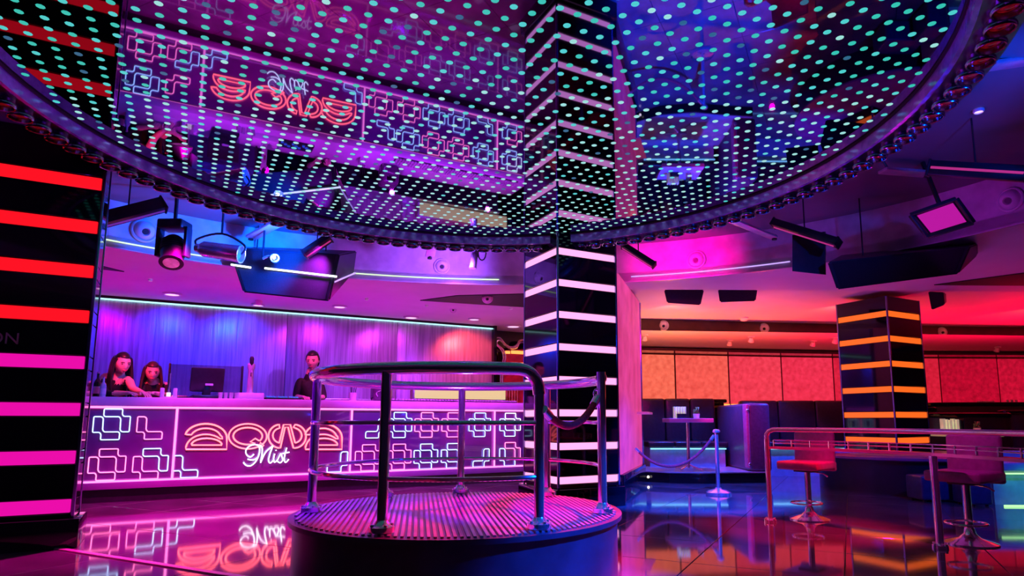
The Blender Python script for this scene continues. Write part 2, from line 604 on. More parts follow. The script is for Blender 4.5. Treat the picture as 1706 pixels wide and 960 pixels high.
# ================================================================== MIRROR DISC AND ITS RING OF LAMPS
DC, DR, DZ = Vector((-.45, 4.44, 0)), 3.06, 3.25
disc = thing('mirror_disc', 'huge round ceiling mirror studded with teal light dots above the podium', 'ceiling mirror', DC + Vector((0, 0, 3.05)))
bm = B()
lathe(bm, [(0, .2), (DR, .2), (DR, .3), (0, .3)], 96)
part('mirror', bm, mat('dark_mirror', (.21, .21, .39), .02, 1.0, noise=.05, scale=1.5), disc)
band_m = mat('mirror_band', (.42, .25, .85), .2, .5, noise=.3, scale=14, bump=.12)
bm = B()
lathe(bm, [(DR, .33), (DR, .095), (DR + .03, .095), (DR + .03, .33)], 128, close=True)
part('inner_band', bm, band_m, disc)
bm = B()
lathe(bm, [(DR - .014, .185), (DR, .185), (DR, .2), (DR - .014, .2)], 128, close=True)
part('edge_seal', bm, black_matt, disc)
bm = B()
lathe(bm, [(DR + .03, .105), (DR + .27, .105), (DR + .27, .2), (DR + .03, .2)], 128, close=True)
part('ring', bm, mat('ring_metal', (.2, .2, .24), .3, 1.0, noise=.2, scale=12), disc)
bm = B()
lathe(bm, [(.068, .115), (.07, .085), (.08, .075), (.08, .058), (.074, .05), (.066, .053), (.064, .07), (.058, .09), (0, .092)], 18)
can0 = part('lamp_can', bm, mat('can_metal', (.3, .32, .45), .18, 1.0, noise=.2, scale=20), disc)
bm = B()
lathe(bm, [(.058, .088), (.05, .08), (.03, .073), (0, .07)], 14)
lens_m = mat('red_gel', (.05, .005, .01), .08, emit=(.5, .006, .015), strength=.16, noise=1.0, scale=28)
lens0 = part('lens', bm, lens_m, can0)
NC = 116
for k in range(NC):
    t = 2 * PI * (k + .5) / NC
    loc = Vector(((DR + .15) * math.cos(t), (DR + .15) * math.sin(t), 0))
    if k == 0:
        can0.location = loc
    else:
        c = inst(can0, disc, loc, (0, 0, t)); inst(lens0, c)
bm = B()
for k in range(NC):                            # little clips between the cans
    t = 2 * PI * k / NC
    box(bm, ((DR + .16) * math.cos(t), (DR + .16) * math.sin(t), .085), (.03, .035, .03), bev=.006, rz=t, seg=1)
part('clip_row', bm, chrome, disc, kind='stuff')
dots = []
n = 28
for i in range(-n, n + 1):
    for j in range(-n, n + 1):
        x = (i * GA + j * GB) * .1135
        if x.length < DR - .06:
            dots.append(x)
def dist_to_cam(x):
    return (DC + x + Vector((0, 0, DZ)) - Vector((0, 0, CAMZ)))
vis, hid = [], []
for x in dots:
    d = dist_to_cam(x)
    c, s = math.cos(TILT), math.sin(TILT)
    zc = d.y * c + d.z * s
    px, py = CX + F * d.x / zc, CY - F * (-d.y * s + d.z * c) / zc
    (vis if -5 < px < 1711 and -5 < py < 960 and d.y > 0 else hid).append((d.length, x))
vis.sort(key=lambda q: q[0])
bm = B()
lathe(bm, [(.0235, .011), (.0225, .009), (0, .0085)], 10)
dm = [neon('dot_teal', (.03, .62, .50), .85), neon('dot_aqua', (.08, .75, .72), .8), neon('dot_mint', (.36, .85, .78), .85), neon('dot_dim', (.02, .16, .28), .8)]
dsrc = []
for k, m_ in enumerate(dm):
    b2 = bm.copy()
    dsrc.append(part('dot_light', b2, m_, disc))
bm.free()
used = [False] * 4


def dot_kind(x):
    r = random.random()
    if x.y < -.3:
        return 0 if r < .55 else 1 if r < .85 else 2 if r < .93 else 3
    return 2 if r < .6 + .15 * x.y else 1 if r < .95 else 3


for k, (d, x) in enumerate(vis[:300]):
    q = dot_kind(x)
    loc = x + Vector((0, 0, .19))
    if not used[q]:
        dsrc[q].location = loc; used[q] = True
    else:
        inst(dsrc[q], disc, loc)
bms = [B() for _ in range(4)]
for d, x in vis[300:] + hid:
    q = dot_kind(x)
    lathe(bms[q], [(.0235, .201), (.0225, .199), (0, .1985)], 8, Matrix.Translation(x))
for q in range(4):
    part('dot_field', bms[q], dm[q], disc, kind='stuff')
for q in range(4):
    if not used[q]:
        bpy.data.objects.remove(dsrc[q])

# ================================================================== PILLARS WITH LIGHT STRIPS
ZL = [.325 + .3845 * k for k in range(8)]


def pillar(label, a0, b0, sa, sb, ztop, mats, faces=4, hs=.056):
    c = grid(a0 + sa / 2, b0 + sb / 2)
    t = thing('pillar', label, 'pillar', c, GR, 'light striped pillars')
    bm = B()
    box(bm, (0, 0, ztop / 2), (sa - .05, sb - .05, ztop))
    part('core', bm, black_matt, t, smooth=False)
    bm = B()
    box(bm, (0, 0, .115), (sa + .1, sb + .1, .23), bev=.01)
    part('plinth', bm, black_glass, t)
    edges = [.235]
    for z in ZL:
        edges += [z - hs, z + hs]
    edges.append(ztop)
    for fi in range(4):
        wdt = (sa if fi % 2 == 0 else sb) - .03
        off = (sb if fi % 2 == 0 else sa) / 2
        rz = fi * PI / 2
        R = Matrix.Rotation(rz, 4, 'Z')
        lit = fi < faces or fi == 0
        for k in range(0, len(edges) - 1):
            z0, z1 = edges[k], min(edges[k + 1], ztop)
            if z1 - z0 < .01:
                continue
            bm = B()
            if k % 2 == 0 or not lit:
                box(bm, (0, -off + .012, (z0 + z1) / 2), (wdt, .024, z1 - z0 - .006), bev=.003, seg=1, m=R)
                part('glass_panel', bm, black_glass, t)
            else:
                box(bm, (0, -off + .018, (z0 + z1) / 2), (wdt - .02, .02, z1 - z0 - .008), bev=.004, seg=1, m=R)
                part('light_strip', bm, mats[(k - 1) // 2], t)
    for sx in (-1, 1):
        for sy in (-1, 1):
            bm = B()
            box(bm, (sx * (sa / 2 - .006), sy * (sb / 2 - .006), (ztop + .23) / 2), (.024, .024, ztop - .23), bev=.004)
            part('corner_trim', bm, mat('blue_steel_trim', (.25, .3, .55), .2, 1.0, noise=.1, scale=6), t)
    return t


pil_l = pillar('black glass pillar with red strips above magenta strips at the left edge', -1.95, 6.36, 1.185, .34, ZU, [s_mag] * 4 + [s_red] * 4, 1)
pillar('black glass pillar with glowing pink-white strips behind the podium', 3.705, 6.29, .853, .853, ZU, [s_pink] * 8, 4, .043)
pillar('black glass pillar with orange strips rising from the round plinth', 9.2, 5.73, .86, .86, ZS, [s_orange] * 8, 4, .046)
# faint lettering on the left pillar, a sign's reflection drawn as letters
cu = bpy.data.curves.new('lettering', 'FONT')
cu.body = 'ION'; cu.size = .13; cu.extrude = .001; cu.align_x = 'RIGHT'
to = bpy.data.objects.new('lettering_tmp', cu)
col.objects.link(to)
dg = bpy.context.evaluated_depsgraph_get()
me = bpy.data.meshes.new_from_object(to.evaluated_get(dg))
bpy.data.objects.remove(to)
a_, z_ = OB(33, 574, 6.36)
me.transform(Matrix.Translation(grid(a_, 6.352, z_)) @ GM @ Matrix.Rotation(PI / 2, 4, 'X'))
me.transform(XF[pil_l].inverted())
me.materials.append(mat('sign_reflection', (.45, .3, .32), .5, noise=.2))
lo = bpy.data.objects.new('lettering', me)
lo.parent = pil_l; col.objects.link(lo); lo['label'] = 'faint pale capital letters reflected from a sign'

# pink backlit etched partition right of the central pillar
pa, pb = Vector((.985, 8.0, 0)), Vector((1.56, 9.95, 0))
d = pb - pa
ang = math.atan2(d.y, d.x)
part_t = thing('glass_partition', 'pink glowing etched glass partition right of the central pillar', 'partition', (pa + pb) / 2, ang)
L = d.length
bm = B()
box(bm, (0, 0, 1.62), (L, .06, 2.56), bev=.006)
pinkg = mat('pink_etched_glass', (.16, .03, .08), .5, emit=(1, .06, .30), strength=.75, noise=.35, scale=2.6, bump=.2)
part('panel', bm, pinkg, part_t)
bm = B()
box(bm, (0, 0, .17), (L + .1, .14, .34), bev=.01)
part('base', bm, black_glass, part_t)
for k in range(3):
    bm = B()
    box(bm, (.02, .08 + .02 * k, .25 - .09 * k), (L + .12, .05, .022), bev=.004)
    part('step_light', bm, neon('step', (1, .5, .28), 1.6), part_t)
bm = B()
box(bm, (L / 2 - .2, -.05, 1.12), (.75, .26, .035), bev=.006)
part('ledge', bm, mat('pink_acrylic', (.8, .4, .6), .25, emit=(1, .1, .4), strength=.25, noise=.1), part_t)
bm = B()
box(bm, (L / 2 + .03, 0, 1.45), (.06, .09, 2.86), bev=.008)
part('frame_post', bm, mat('violet_steel', (.4, .3, .7), .2, 1.0, noise=.1), part_t)
for k in range(26):                            # raised swirls in the etched glass
    bm = B()
    u, z = random.uniform(-L / 2 + .15, L / 2 - .15), random.uniform(.5, 1.05) if k < 16 else random.uniform(1.2, 2.1)
    rr = random.uniform(.03, .07)
    tube(bm, smoothpts([(u + rr * math.cos(q) * (1 if q < 4 else .6), .032, z + rr * 1.3 * math.sin(q)) for q in [j * .8 for j in range(8)]], 3), .006, 5)
    part('etched_swirl', bm, mat('swirl', (.8, .3, .6), .2, emit=(1, .12, .5), strength=.5, noise=.1), part_t)
# ================================================================== THE BAR
BF = 9.57
bar = thing('bar_counter', 'long bar counter with neon motifs on purple glass front panels', 'bar counter', grid(1.4, 9.9), GR)
A0, A1 = -2.6, 4.99
bm = B()
box(bm, ((A0 + A1) / 2, 9.93, .62), (A1 - A0, .58, 1.12))
part('body', bm, black_matt, bar, 'grid', smooth=False)
bm = B()
box(bm, ((A0 + A1) / 2, 9.9, .075), (A1 - A0, .6, .15))
part('kick_board', bm, black_satin, bar, 'grid', smooth=False)
bm = B()
box(bm, ((A0 + A1) / 2, 9.87, 1.243), (A1 - A0 + .06, .76, .115), bev=.012)
part('worktop', bm, mat('lilac_worktop', (.62, .5, .66), .3, noise=.06, scale=5), bar, 'grid')
bm = B()
box(bm, ((A0 + A1) / 2, 9.56, .205), (A1 - A0, .1, .085), bev=.01)
part('bottom_rail', bm, mat('lilac_rail', (.2, .13, .28), .3, noise=.06, scale=5), bar, 'grid')
for z in (1.172, .258):
    bm = B()
    tube(bm, [(A0, BF - .025, z), (A1, BF - .025, z)], .012, 6)
    part('light_line', bm, n_line, bar, 'grid')
front_m = mat('purple_mirror_glass', (.2, .07, .34), .13, .5, noise=.12, scale=2, coat=.5)
divs = [-2.4, -.146, 2.098, 4.414, A1]
panels = []
for k in range(4):
    bm = B()
    box(bm, ((divs[k] + divs[k + 1]) / 2, BF + .015, .715), (divs[k + 1] - divs[k] - .006, .03, .9), bev=.004)
    panels.append(part('front_panel', bm, front_m, bar, 'grid'))
    if k:
        bm = B()
        tube(bm, [(divs[k], BF - .02, .26), (divs[k], BF - .02, 1.17)], .014, 6)
        part('light_divider', bm, n_line, bar, 'grid')
bm = B()
box(bm, (A1 + .015, 9.93, .62), (.03, .62, 1.1), bev=.006)
part('end_panel', bm, mat('dark_plum', (.06, .02, .08), .2, noise=.2), bar, 'grid')


def rrect(x0, x1, z0, z1, r=.03, n=4):
    pts = []
    for cx_, cz_, s in ((x1 - r, z1 - r, 0), (x0 + r, z1 - r, 1), (x0 + r, z0 + r, 2), (x1 - r, z0 + r, 3)):
        for k in range(n + 1):
            t = PI / 2 * (s + k / n)
            pts.append((cx_ + r * math.cos(t), BF - .02, cz_ + r * math.sin(t)))
    return pts


# one motif: an L shaped outline (left + bottom boxes) and its half-turn twin (top + right) about an open square
LP = [(-138, 63), (-82, 63), (-67, 49), (-65, -45), (-52, -63), (56, -63), (66, -74), (66, -127), (-74, -127), (-74, -82), (-86, -66), (-138, -66)]


def motif(a, z, m, panel, mirror=False):
    for key, mm in zip((1, -1), (m[1], m[0])):
        if mm is None:
            continue
        bm = B()
        q = [Vector((a + x * key * .00138 * (-1 if mirror else 1), BF - .02, z + y * key * .0015)) for x, y in LP]
        # soften the corners
        r = []
        for k in range(len(q)):
            p0, p1, p2 = q[k - 1], q[k], q[(k + 1) % len(q)]
            for t in (0, .5, 1):
                e0 = p1 + (p0 - p1).normalized() * min(.012, (p0 - p1).length * .45)
                e1 = p1 + (p2 - p1).normalized() * min(.012, (p2 - p1).length * .45)
                r.append((e0.lerp(p1, t)).lerp(p1.lerp(e1, t), t))
        tube(bm, r, .0068, 6, closed=True)
        part('neon_tube', bm, mm, panel, 'grid')


p, bl = n_pink, n_blue
motif(-.845, .96, (bl, bl, bl, bl), panels[0])
motif(-.385, .96, (None, p, p, None), panels[0])
motif(-.855, .465, (p, p, p, p), panels[0])
motif(-.395, .46, (bl, p, p, bl), panels[0])
motif(-1.33, .96, (p, p, p, p), panels[0])
motif(-1.33, .465, (bl, p, p, p), panels[0])
motif(-1.8, .96, (None, bl, bl, None), panels[0])
motif(.05, .46, (None, bl, bl, None), panels[1])
motif(1.87, .46, (None, bl, bl, None), panels[1], True)
motif(2.36, .46, (p, p, None, None), panels[2])
motif(2.82, .46, (p, p, p, p), panels[2])
motif(3.25, .455, (bl, bl, p, p), panels[2])
motif(3.69, .455, (bl, bl, p, p), panels[2])
motif(4.13, .455, (None, bl, bl, None), panels[2], True)
motif(4.70, .455, (p, bl, bl, p), panels[3])
motif(2.40, .94, (None, bl, bl, None), panels[2], True)
motif(2.82, .94, (bl, bl, bl, bl), panels[2])
motif(3.25, .94, (p, p, bl, bl), panels[2])
motif(3.69, .94, (p, p, p, p), panels[2])
motif(4.15, .94, (bl, bl, bl, bl), panels[2])
motif(4.70, .94, (n_white, bl, None, bl), panels[3])

# ---- the big outlined neon letters, drawn on the front panel
sign = thing('neon_sign', 'large red-pink outlined neon letters across the bar front', 'neon sign', grid(.97, BF - .02, .62), GR)


def panel_pt(x, y):                            # letter grid: 4.8 units per pixel of the survey
    a, z = OB(300 + x / 4.8, 640 + y / 4.8, BF)
    return Vector((a, BF - .028, z))


def letter(paths, name='letter', m=n_red, parent=None, r=.011, k=5):
    bm = B()
    for pts, cl, smo in paths:
        q = [panel_pt(*v) for v in pts]
        if smo:
            q = smoothpts(q, k, cl)
        tube(bm, q, r, 6, closed=cl)
    part(name, bm, m, parent or sign, 'grid')


def arc(cx_, cy_, rx, ry, t0, t1, n=16):
    return [(cx_ + rx * math.cos(math.radians(t0 + (t1 - t0) * i / n)), cy_ - ry * math.sin(math.radians(t0 + (t1 - t0) * i / n))) for i in range(n + 1)]


def letter_a(dx, sc_=1.0):
    f = lambda pts: [(dx + x * sc_, y) for x, y in pts]
    o1 = arc(205, 430, 168, 112, 165, 2, 18) + [(372, 522), (46, 522)] + arc(205, 520, 160, 118, 172, 45, 12) + [(338, 438), (334, 420)] + arc(205, 432, 122, 78, 15, 160, 14) + [(62, 405)]
    o2 = [(92, 488)] + arc(212, 488, 122, 54, 172, 8, 12) + [(334, 488)]
    letter([(f(o1), True, False), (f(o2), True, False)])


letter_a(0)
outer_q = arc(540, 418, 152, 100, -52, 292, 34) + [(612, 505), (650, 505), (668, 492), (640, 468)]
inner_q = arc(540, 416, 116, 68, -32, 300, 30) + [(560, 462), (600, 435), (628, 452)]
letter([(outer_q, True, False), (inner_q, True, False)])
wl = arc(800, 418, 95, 94, 95, 262, 18) + [(800, 512), (838, 345), (862, 345), (880, 420), (905, 512)] + arc(910, 418, 95, 94, -88, 85, 18) + [(905, 345)] + arc(905, 412, 66, 60, 70, -75, 12) + [(918, 470), (880, 325), (826, 325), (792, 470)] + arc(806, 412, 66, 60, 258, 100, 12)
letter([(wl, True, False)])
letter_a(960, .89)
# script word below, white tubes
word = thing('neon_word', 'small white script neon word under the big letters', 'neon sign', grid(.95, BF - .05, .4), GR)


def script(paths):
    bm = B()
    for pts in paths:
        q = smoothpts([panel_pt(*v) + Vector((0, -.035, 0)) for v in pts], 5)
        tube(bm, q, .0085, 6)
    part('letter', bm, n_white, word, 'grid')


script([[(588, 560), (560, 582), (530, 565), (524, 530), (552, 496), (600, 484), (632, 505), (628, 560), (600, 620), (560, 652), (525, 648), (503, 625)],
        [(612, 486), (650, 500), (652, 560), (640, 628)], [(640, 628), (680, 545), (738, 494)], [(738, 494), (714, 560), (704, 612), (718, 630), (740, 610)],
        [(536, 600), (580, 606), (622, 584)]])
script([[(752, 556), (744, 598), (752, 624), (776, 604)], [(762, 526), (765, 532)]])
script([[(776, 604), (800, 556), (808, 575), (816, 606), (796, 628), (774, 616)]])
script([[(848, 508), (832, 572), (830, 612), (842, 624), (864, 600)], [(812, 556), (870, 544)]])

# ---- back counter and what stands on the bar
bc = thing('back_counter', 'low dark back counter along the silver bar wall', 'counter', grid(1.2, 11.25), GR)
bm = B()
box(bm, (1.2, 11.28, .67), (7.9, .4, 1.34)); part('body', bm, mat('dark_steel', (.05, .045, .07), .25, .6, noise=.2), bc, 'grid', smooth=False)
bm = B()
box(bm, (1.2, 11.26, 1.36), (7.94, .44, .04), bev=.006); part('worktop', bm, steel, bc, 'grid')
ld = thing('lit_display', 'cream backlit shelf display at the right end of the bar', 'display', grid(3.7, 11.2, 1.38), GR)
aL, aR = OB(692, 660, 11.1)[0], OB(842, 660, 11.1)[0]
bm = B()
box(bm, ((aL + aR) / 2, 11.12, 1.53), (aR - aL, .06, .24), bev=.008); part('light_box', bm, neon('cream', (1, .72, .38), .8), ld, 'grid')
bm = B()
box(bm, ((aL + aR) / 2, 11.17, 1.535), (aR - aL + .06, .05, .3), bev=.008); part('frame', bm, steel, ld, 'grid')
aL, aR = OB(640, 671, 9.8)[0], OB(850, 671, 9.8)[0]
mt = thing('bar_mat', 'long grey perforated bar mat on the right end of the bar', 'bar mat', grid((aL + aR) / 2, 9.65, 1.302), GR)
bm = B()
box(bm, ((aL + aR) / 2, 9.66, 1.311), (aR - aL, .26, .016), bev=.004); part('base', bm, black_satin, mt, 'grid')
bm = B()
for k in range(44):
    for j in range(4):
        box(bm, (aL + (aR - aL) * (k + .5) / 44, 9.565 + .062 * j, 1.328), ((aR - aL) / 60, .045, .02))
part('nub_field', bm, mat('grey_rubber', (.5, .5, .48), .6, noise=.2), mt, 'grid', smooth=False, kind='stuff')


def bottle(px, b, label, body_m, h=.3, r=.042, lab=None):
    a, _ = OB(px, 655, b)
    t = thing('bottle', label, 'bottle', grid(a, b, 1.3), GR, 'bottles at the left end of the bar')
    bm = B()
    lathe(bm, [(0, 0), (r, 0), (r, h * .55), (r * .8, h * .65), (r * .33, h * .75), (r * .33, h * .95), (0, h * .95)], 16)
    part('body', bm, body_m, t)
    bm = B()
    lathe(bm, [(0, h), (r * .4, h), (r * .4, h * .94), (0, h * .94)], 12)
    part('cap', bm, mat('bottle_cap', (.7, .3, .4), .3, .5, noise=.1), t)
    bm = B()
    lathe(bm, [(r * 1.015, h * .16), (r * 1.015, h * .44)], 16)
    part('paper_label', bm, lab or mat('pale_label', (.75, .6, .65), .5, noise=.1), t)


bottle(161, 10.05, 'dark bottle at the left end of the bar beside the woman in the vest', mat('dark_green_glass', (.01, .02, .015), .06, spec=.7, noise=.2), .34)
bottle(171, 9.9, 'clear slim bottle at the left end of the bar beside the dark bottle', mat('clear_glass', (.6, .5, .58), .06, spec=.7, noise=.1), .27, .036)

a, _ = OB(281, 655, 9.85)
ch = thing('napkin_caddy', 'small white napkin caddy on the bar left of the till screen', 'caddy', grid(a, 9.85, 1.3), GR)
bm = B()
for s in (-1, 1):
    box(bm, (s * .075, 0, .07), (.05, .1, .14), bev=.01)
box(bm, (0, 0, .012), (.2, .11, .024), bev=.006)
part('body', bm, mat('lilac_plastic', (.6, .45, .6), .3, noise=.1), ch)
bm = B(); box(bm, (0, -.01, .05), (.05, .06, .06), bev=.006); part('light', bm, neon('candle', (1, .75, .85), 1.2), ch)
bm = B(); cyl(bm, (0, .0, .08), .012, .26, 10); part('straw_holder', bm, steel, ch)

a, _ = OB(345, 640, 10.0)
till = thing('till_screen', 'black point-of-sale touch screen on the bar seen from behind', 'monitor', grid(a, 9.93, 1.3), GR + .12)
bm = B(); box(bm, (0, 0, .27), (.42, .05, .34), bev=.02, rx=.18); part('screen', bm, black_satin, till)
bm = B(); box(bm, (0, .02, .03), (.36, .3, .05), bev=.015); part('base', bm, black_satin, till)
bm = B(); box(bm, (0, .03, .13), (.1, .08, .2), bev=.015); part('neck', bm, black_satin, till)
bm = B(); box(bm, (.02, -.035, .2), (.1, .02, .03), bev=.005); part('badge', bm, mat('grey_badge', (.5, .45, .55), .4, noise=.1), till)
a, _ = OB(343, 640, 10.3)
gs = thing('glass_screen', 'dark tinted glass guard standing behind the till screen', 'glass guard', grid(a, 10.18, 1.302), GR)
smoked = mat('smoked_glass', (.06, .06, .16), .05, spec=.6, noise=.1, alpha=1)
b_ = smoked.node_tree.nodes['Principled BSDF']; b_.inputs['Alpha'].default_value = .4
bm = B(); box(bm, (0, .03, .25), (.92, .015, .48), bev=.004); part('pane', bm, smoked, gs)
for s in (-1, 1):
    bm = B(); box(bm, (s * .46, .03, .25), (.03, .05, .5), bev=.006); part('edge_post', bm, black_satin, gs)

a, _ = OB(416, 655, 9.82)
tap = thing('beer_tap', 'chrome beer tap tower on a white drip tray on the bar', 'beer tap', grid(a, 9.82, 1.3), GR)
bm = B(); box(bm, (0, 0, .045), (.36, .26, .09), bev=.012); part('drip_tray', bm, mat('pale_tray', (.8, .72, .78), .35, noise=.05), tap)
bm = B(); lathe(bm, [(0, .09), (.05, .09), (.042, .12), (.038, .42), (.05, .44), (.05, .5), (.03, .52), (0, .52)], 18); part('tower', bm, mat('tap_metal', (.75, .68, .78), .25, .45, noise=.08), tap)
bm = B(); tube(bm, smoothpts([(0, -.03, .4), (0, -.09, .4), (0, -.11, .36), (0, -.11, .32)], 4), .014, 8); part('spout', bm, chrome, tap)
bm = B(); lathe(bm, [(0, .46), (.014, .46), (.026, .54), (.03, .6), (.018, .63), (0, .63)], 12, Matrix.Translation((0, -.03, -.02))); part('tap_handle', bm, black_satin, tap)

a, _ = OB(470, 665, 9.85)
dt = thing('drip_mat', 'black bar mat with blue ice cubes printed beside the beer tap', 'bar mat', grid(a, 9.85, 1.302), GR)
bm = B(); box(bm, (0, 0, .015), (.5, .26, .03), bev=.006); part('base', bm, black_satin, dt)
for k in range(9):
    bm = B(); box(bm, (-.2 + .05 * k, -.09 + .05 * (k % 3), .04), (.035, .04, .02), bev=.004, rz=k); part('blue_chip', bm, mat('blue_chip', (.05, .3, .7), .3, emit=(.05, .4, .9), strength=.3, noise=.2), dt)
a, _ = OB(381, 660, 9.59)
gl = thing('shot_glass_rack', 'small cluster of clear shot glasses on the bar beside the tap', 'glasses', grid(a, 9.59, 1.3), GR)
for k in range(4):
    bm = B(); lathe(bm, [(0, 0), (.024, 0), (.03, .085), (.027, .085), (.021, .01), (0, .01)], 12, Matrix.Translation((-.1 + .065 * k, .03 * (k % 2), 0))); part('shot_glass', bm, mat('clear_glass'), gl)
a, _ = OB(634, 655, 10.05)
cm = thing('coffee_machine', 'dark rounded bar machine behind the podium railing', 'machine', grid(a, 10.0, 1.3), GR)
bm = B(); box(bm, (0, 0, .17), (.3, .32, .34), bev=.07, seg=4); part('body', bm, mat('plum_plastic', (.09, .03, .09), .25, noise=.2), cm)
bm = B(); tube(bm, smoothpts([(-.1, -.17, .08), (-.12, -.19, .14), (0, -.19, .18), (.1, -.18, .17)], 4), .008, 6); part('hose', bm, chrome, cm)
bm = B(); box(bm, (0, -.165, .26), (.14, .015, .08), bev=.01); part('window', bm, black_glass, cm)
a, _ = OB(588, 660, 9.85)
gb = thing('tumbler', 'pale tumbler of drinking straws on the bar behind the railing', 'tumbler', grid(a, 9.85, 1.3), GR)
bm = B(); lathe(bm, [(0, 0), (.05, 0), (.06, .13), (.055, .13), (.046, .01), (0, .01)], 16); part('cup', bm, mat('clear_glass'), gb)
for k in range(5):
    bm = B(); tube(bm, [(.02 * math.cos(k), .02 * math.sin(k), .02), (.05 * math.cos(k), .05 * math.sin(k), .26)], .005, 6); part('straw', bm, black_satin, gb)

# ---- ornate mirror beside the bar end, its reflected orange strips built as glowing bars
lf = thing('ornate_frame', 'curvy chrome framed mirror beside the bar end, reflected orange strips made as glowing bars', 'wall display', grid(5.75, 11.8, 1.3), GR)
def fp(x, y, b=11.8, o=0.0):                   # crop units 6.86 per survey pixel
    a, z = OB(800 + x / 6.86, 540 + y / 6.86, b)
    return Vector((a, b + o, z))
q = OB(873 + 12, 600, 11.8)[0]
poly = [fp(*v) for v in [(240, 900), (240, 520), (290, 400), (290, 300), (480, 290), (620, 300), (660, 420), (620, 540), (620, 900)]]
bm = B()
va = [bm.verts.new(v + Vector((0, .02, 0))) for v in poly]; vb = [bm.verts.new(v + Vector((0, .08, 0))) for v in poly]
bm.faces.new(va); bm.faces.new(vb)
for k in range(len(poly)):
    bm.faces.new((va[k], va[(k + 1) % len(poly)], vb[(k + 1) % len(poly)], vb[k]))
part('back_panel', bm, mat('ruby_glass', (.2, .01, .03), .15, emit=(.6, .005, .03), strength=.25, noise=.5, scale=14), lf, 'grid', smooth=False)  # red glow put into the mirror's glass
for off in (0, 26):
    bm = B()
    tube(bm, smoothpts([fp(*v) for v in [(235 + off * .7, 900), (232 + off, 560), (262 + off, 400), (240 + off, 300), (175 + off * .6, 225 + off * .3), (180 + off * .6, 170 + off), (230, 165 + off), (290, 235 + off * .6), (360, 265 + off * .6), (420, 240 + off), (445, 195 + off), (480, 185 + off), (520, 195 + off), (545, 240 + off), (610, 262 + off), (690, 230 + off), (740, 170 + off), (790 - off * .6, 185 + off), (780 - off * .6, 235), (715 - off, 310), (690 - off, 420), (720 - off, 560), (718 - off, 900)]], 5), .022, 8)
    part('frame_tube', bm, mat('rose_chrome', (.85, .6, .7), .15, 1.0, noise=.1), lf, 'grid')
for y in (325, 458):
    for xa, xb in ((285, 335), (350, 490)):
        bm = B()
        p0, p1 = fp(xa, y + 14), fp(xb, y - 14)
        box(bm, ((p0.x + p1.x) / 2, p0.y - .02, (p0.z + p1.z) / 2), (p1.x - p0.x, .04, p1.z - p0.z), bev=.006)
        part('reflected_bar', bm, neon('bar_reflection', (1, .35, .08), 1.7), lf, 'grid')  # reflection of the orange strips, built as emissive bars
for k in range(6):
    bm = B()
    p0, p1 = fp(262 + 30 * k, 900), fp(262 + 30 * k, 720)
    tube(bm, [p0 + Vector((0, -.05, 0)), p1 + Vector((0, -.05, 0))], .03, 8)
    part('flute', bm, mat('copper_flute', (.8, .3, .2), .25, 1.0, noise=.2), lf, 'grid')
# ================================================================== PODIUM
PC, PR, PZ = Vector((-.545, 4.4, 0)), 1.09, .40
pod = thing('podium', 'round dancer podium with ribbed top and chrome railing', 'podium', PC)
bm = B()
lathe(bm, [(0, 0), (PR - .03, 0), (PR - .03, PZ - .03), (PR, PZ - .028), (PR, PZ), (0, PZ)], 96)
part('drum', bm, mat('black_laminate', (.09, .06, .1), .3, noise=.25, scale=6, spec=.5), pod)
bm = B()
rd = Vector((-.19, 1, 0)).normalized(); rs = Vector((rd.y, -rd.x, 0))
k = -PR + .05
while k < PR - .04:
    h = math.sqrt(max(0, (PR - .045) ** 2 - k * k))
    if h > .03:
        c = rs * k
        box(bm, (c.x, c.y, PZ + .004), (.017, 2 * h, .009), rz=math.atan2(rd.y, rd.x) - PI / 2)
    k += .034
part('ribbed_mat', bm, mat('ribbed_metal', (.42, .38, .44), .3, .35, noise=.12, scale=9), pod, smooth=False, kind='stuff')
RR, ZT = .97, 1.29


def pang(px, py):
    q = G(px, py, PZ) - PC
    return math.atan2(q.y, q.x)


posts = [pang(*v) for v in ((905, 886), (650, 886), (532, 855), (600, 823), (767, 818), (930, 825), (1012, 857))]
a_open0, a_open1 = posts[0], posts[6]
for i, t in enumerate(posts):
    x, y = RR * math.cos(t), RR * math.sin(t)
    bm = B()
    zt = ZT if i not in (0, 6) else ZT - .13
    if i == 6:
        zt = ZT + .035
    cyl(bm, (x, y, PZ), .029, zt - PZ, 16)
    po = part('post', bm, chrome, pod)
    bm = B()
    lathe(bm, [(0, .012), (.068, .012), (.068, .04), (.045, .05), (.03, .075), (0, .075)], 18, Matrix.Translation((x, y, PZ)))
    part('flange', bm, chrome, po)
    for q in range(4):
        bm = B()
        lathe(bm, [(0, 0), (.011, 0), (.011, .018), (0, .022)], 8, Matrix.Translation((x + .054 * math.cos(q * PI / 2 + .6), y + .054 * math.sin(q * PI / 2 + .6), PZ + .035)))
        part('bolt', bm, chrome, po)
def wrap(t):
    while t > a_open0:
        t -= 2 * PI
    return t
arcs = []
t_end = wrap(a_open1)                           # clockwise from the front-right post round to the right post
NS = 72
pts = [(RR * math.cos(a_open0), RR * math.sin(a_open0), ZT - .14)]
for q in range(1, 6):
    b_ = q / 5 * PI / 2
    tt = a_open0 - .13 * (1 - math.cos(b_)) / RR
    pts.append((RR * math.cos(tt), RR * math.sin(tt), ZT - .13 + .13 * math.sin(b_)))
for q in range(1, NS + 1):
    tt = a_open0 - .13 / RR + (t_end - a_open0 + .13 / RR) * q / NS
    pts.append((RR * math.cos(tt), RR * math.sin(tt), ZT))
bm = B()
tube(bm, pts, .036, 14)
part('top_rail', bm, chrome, pod)
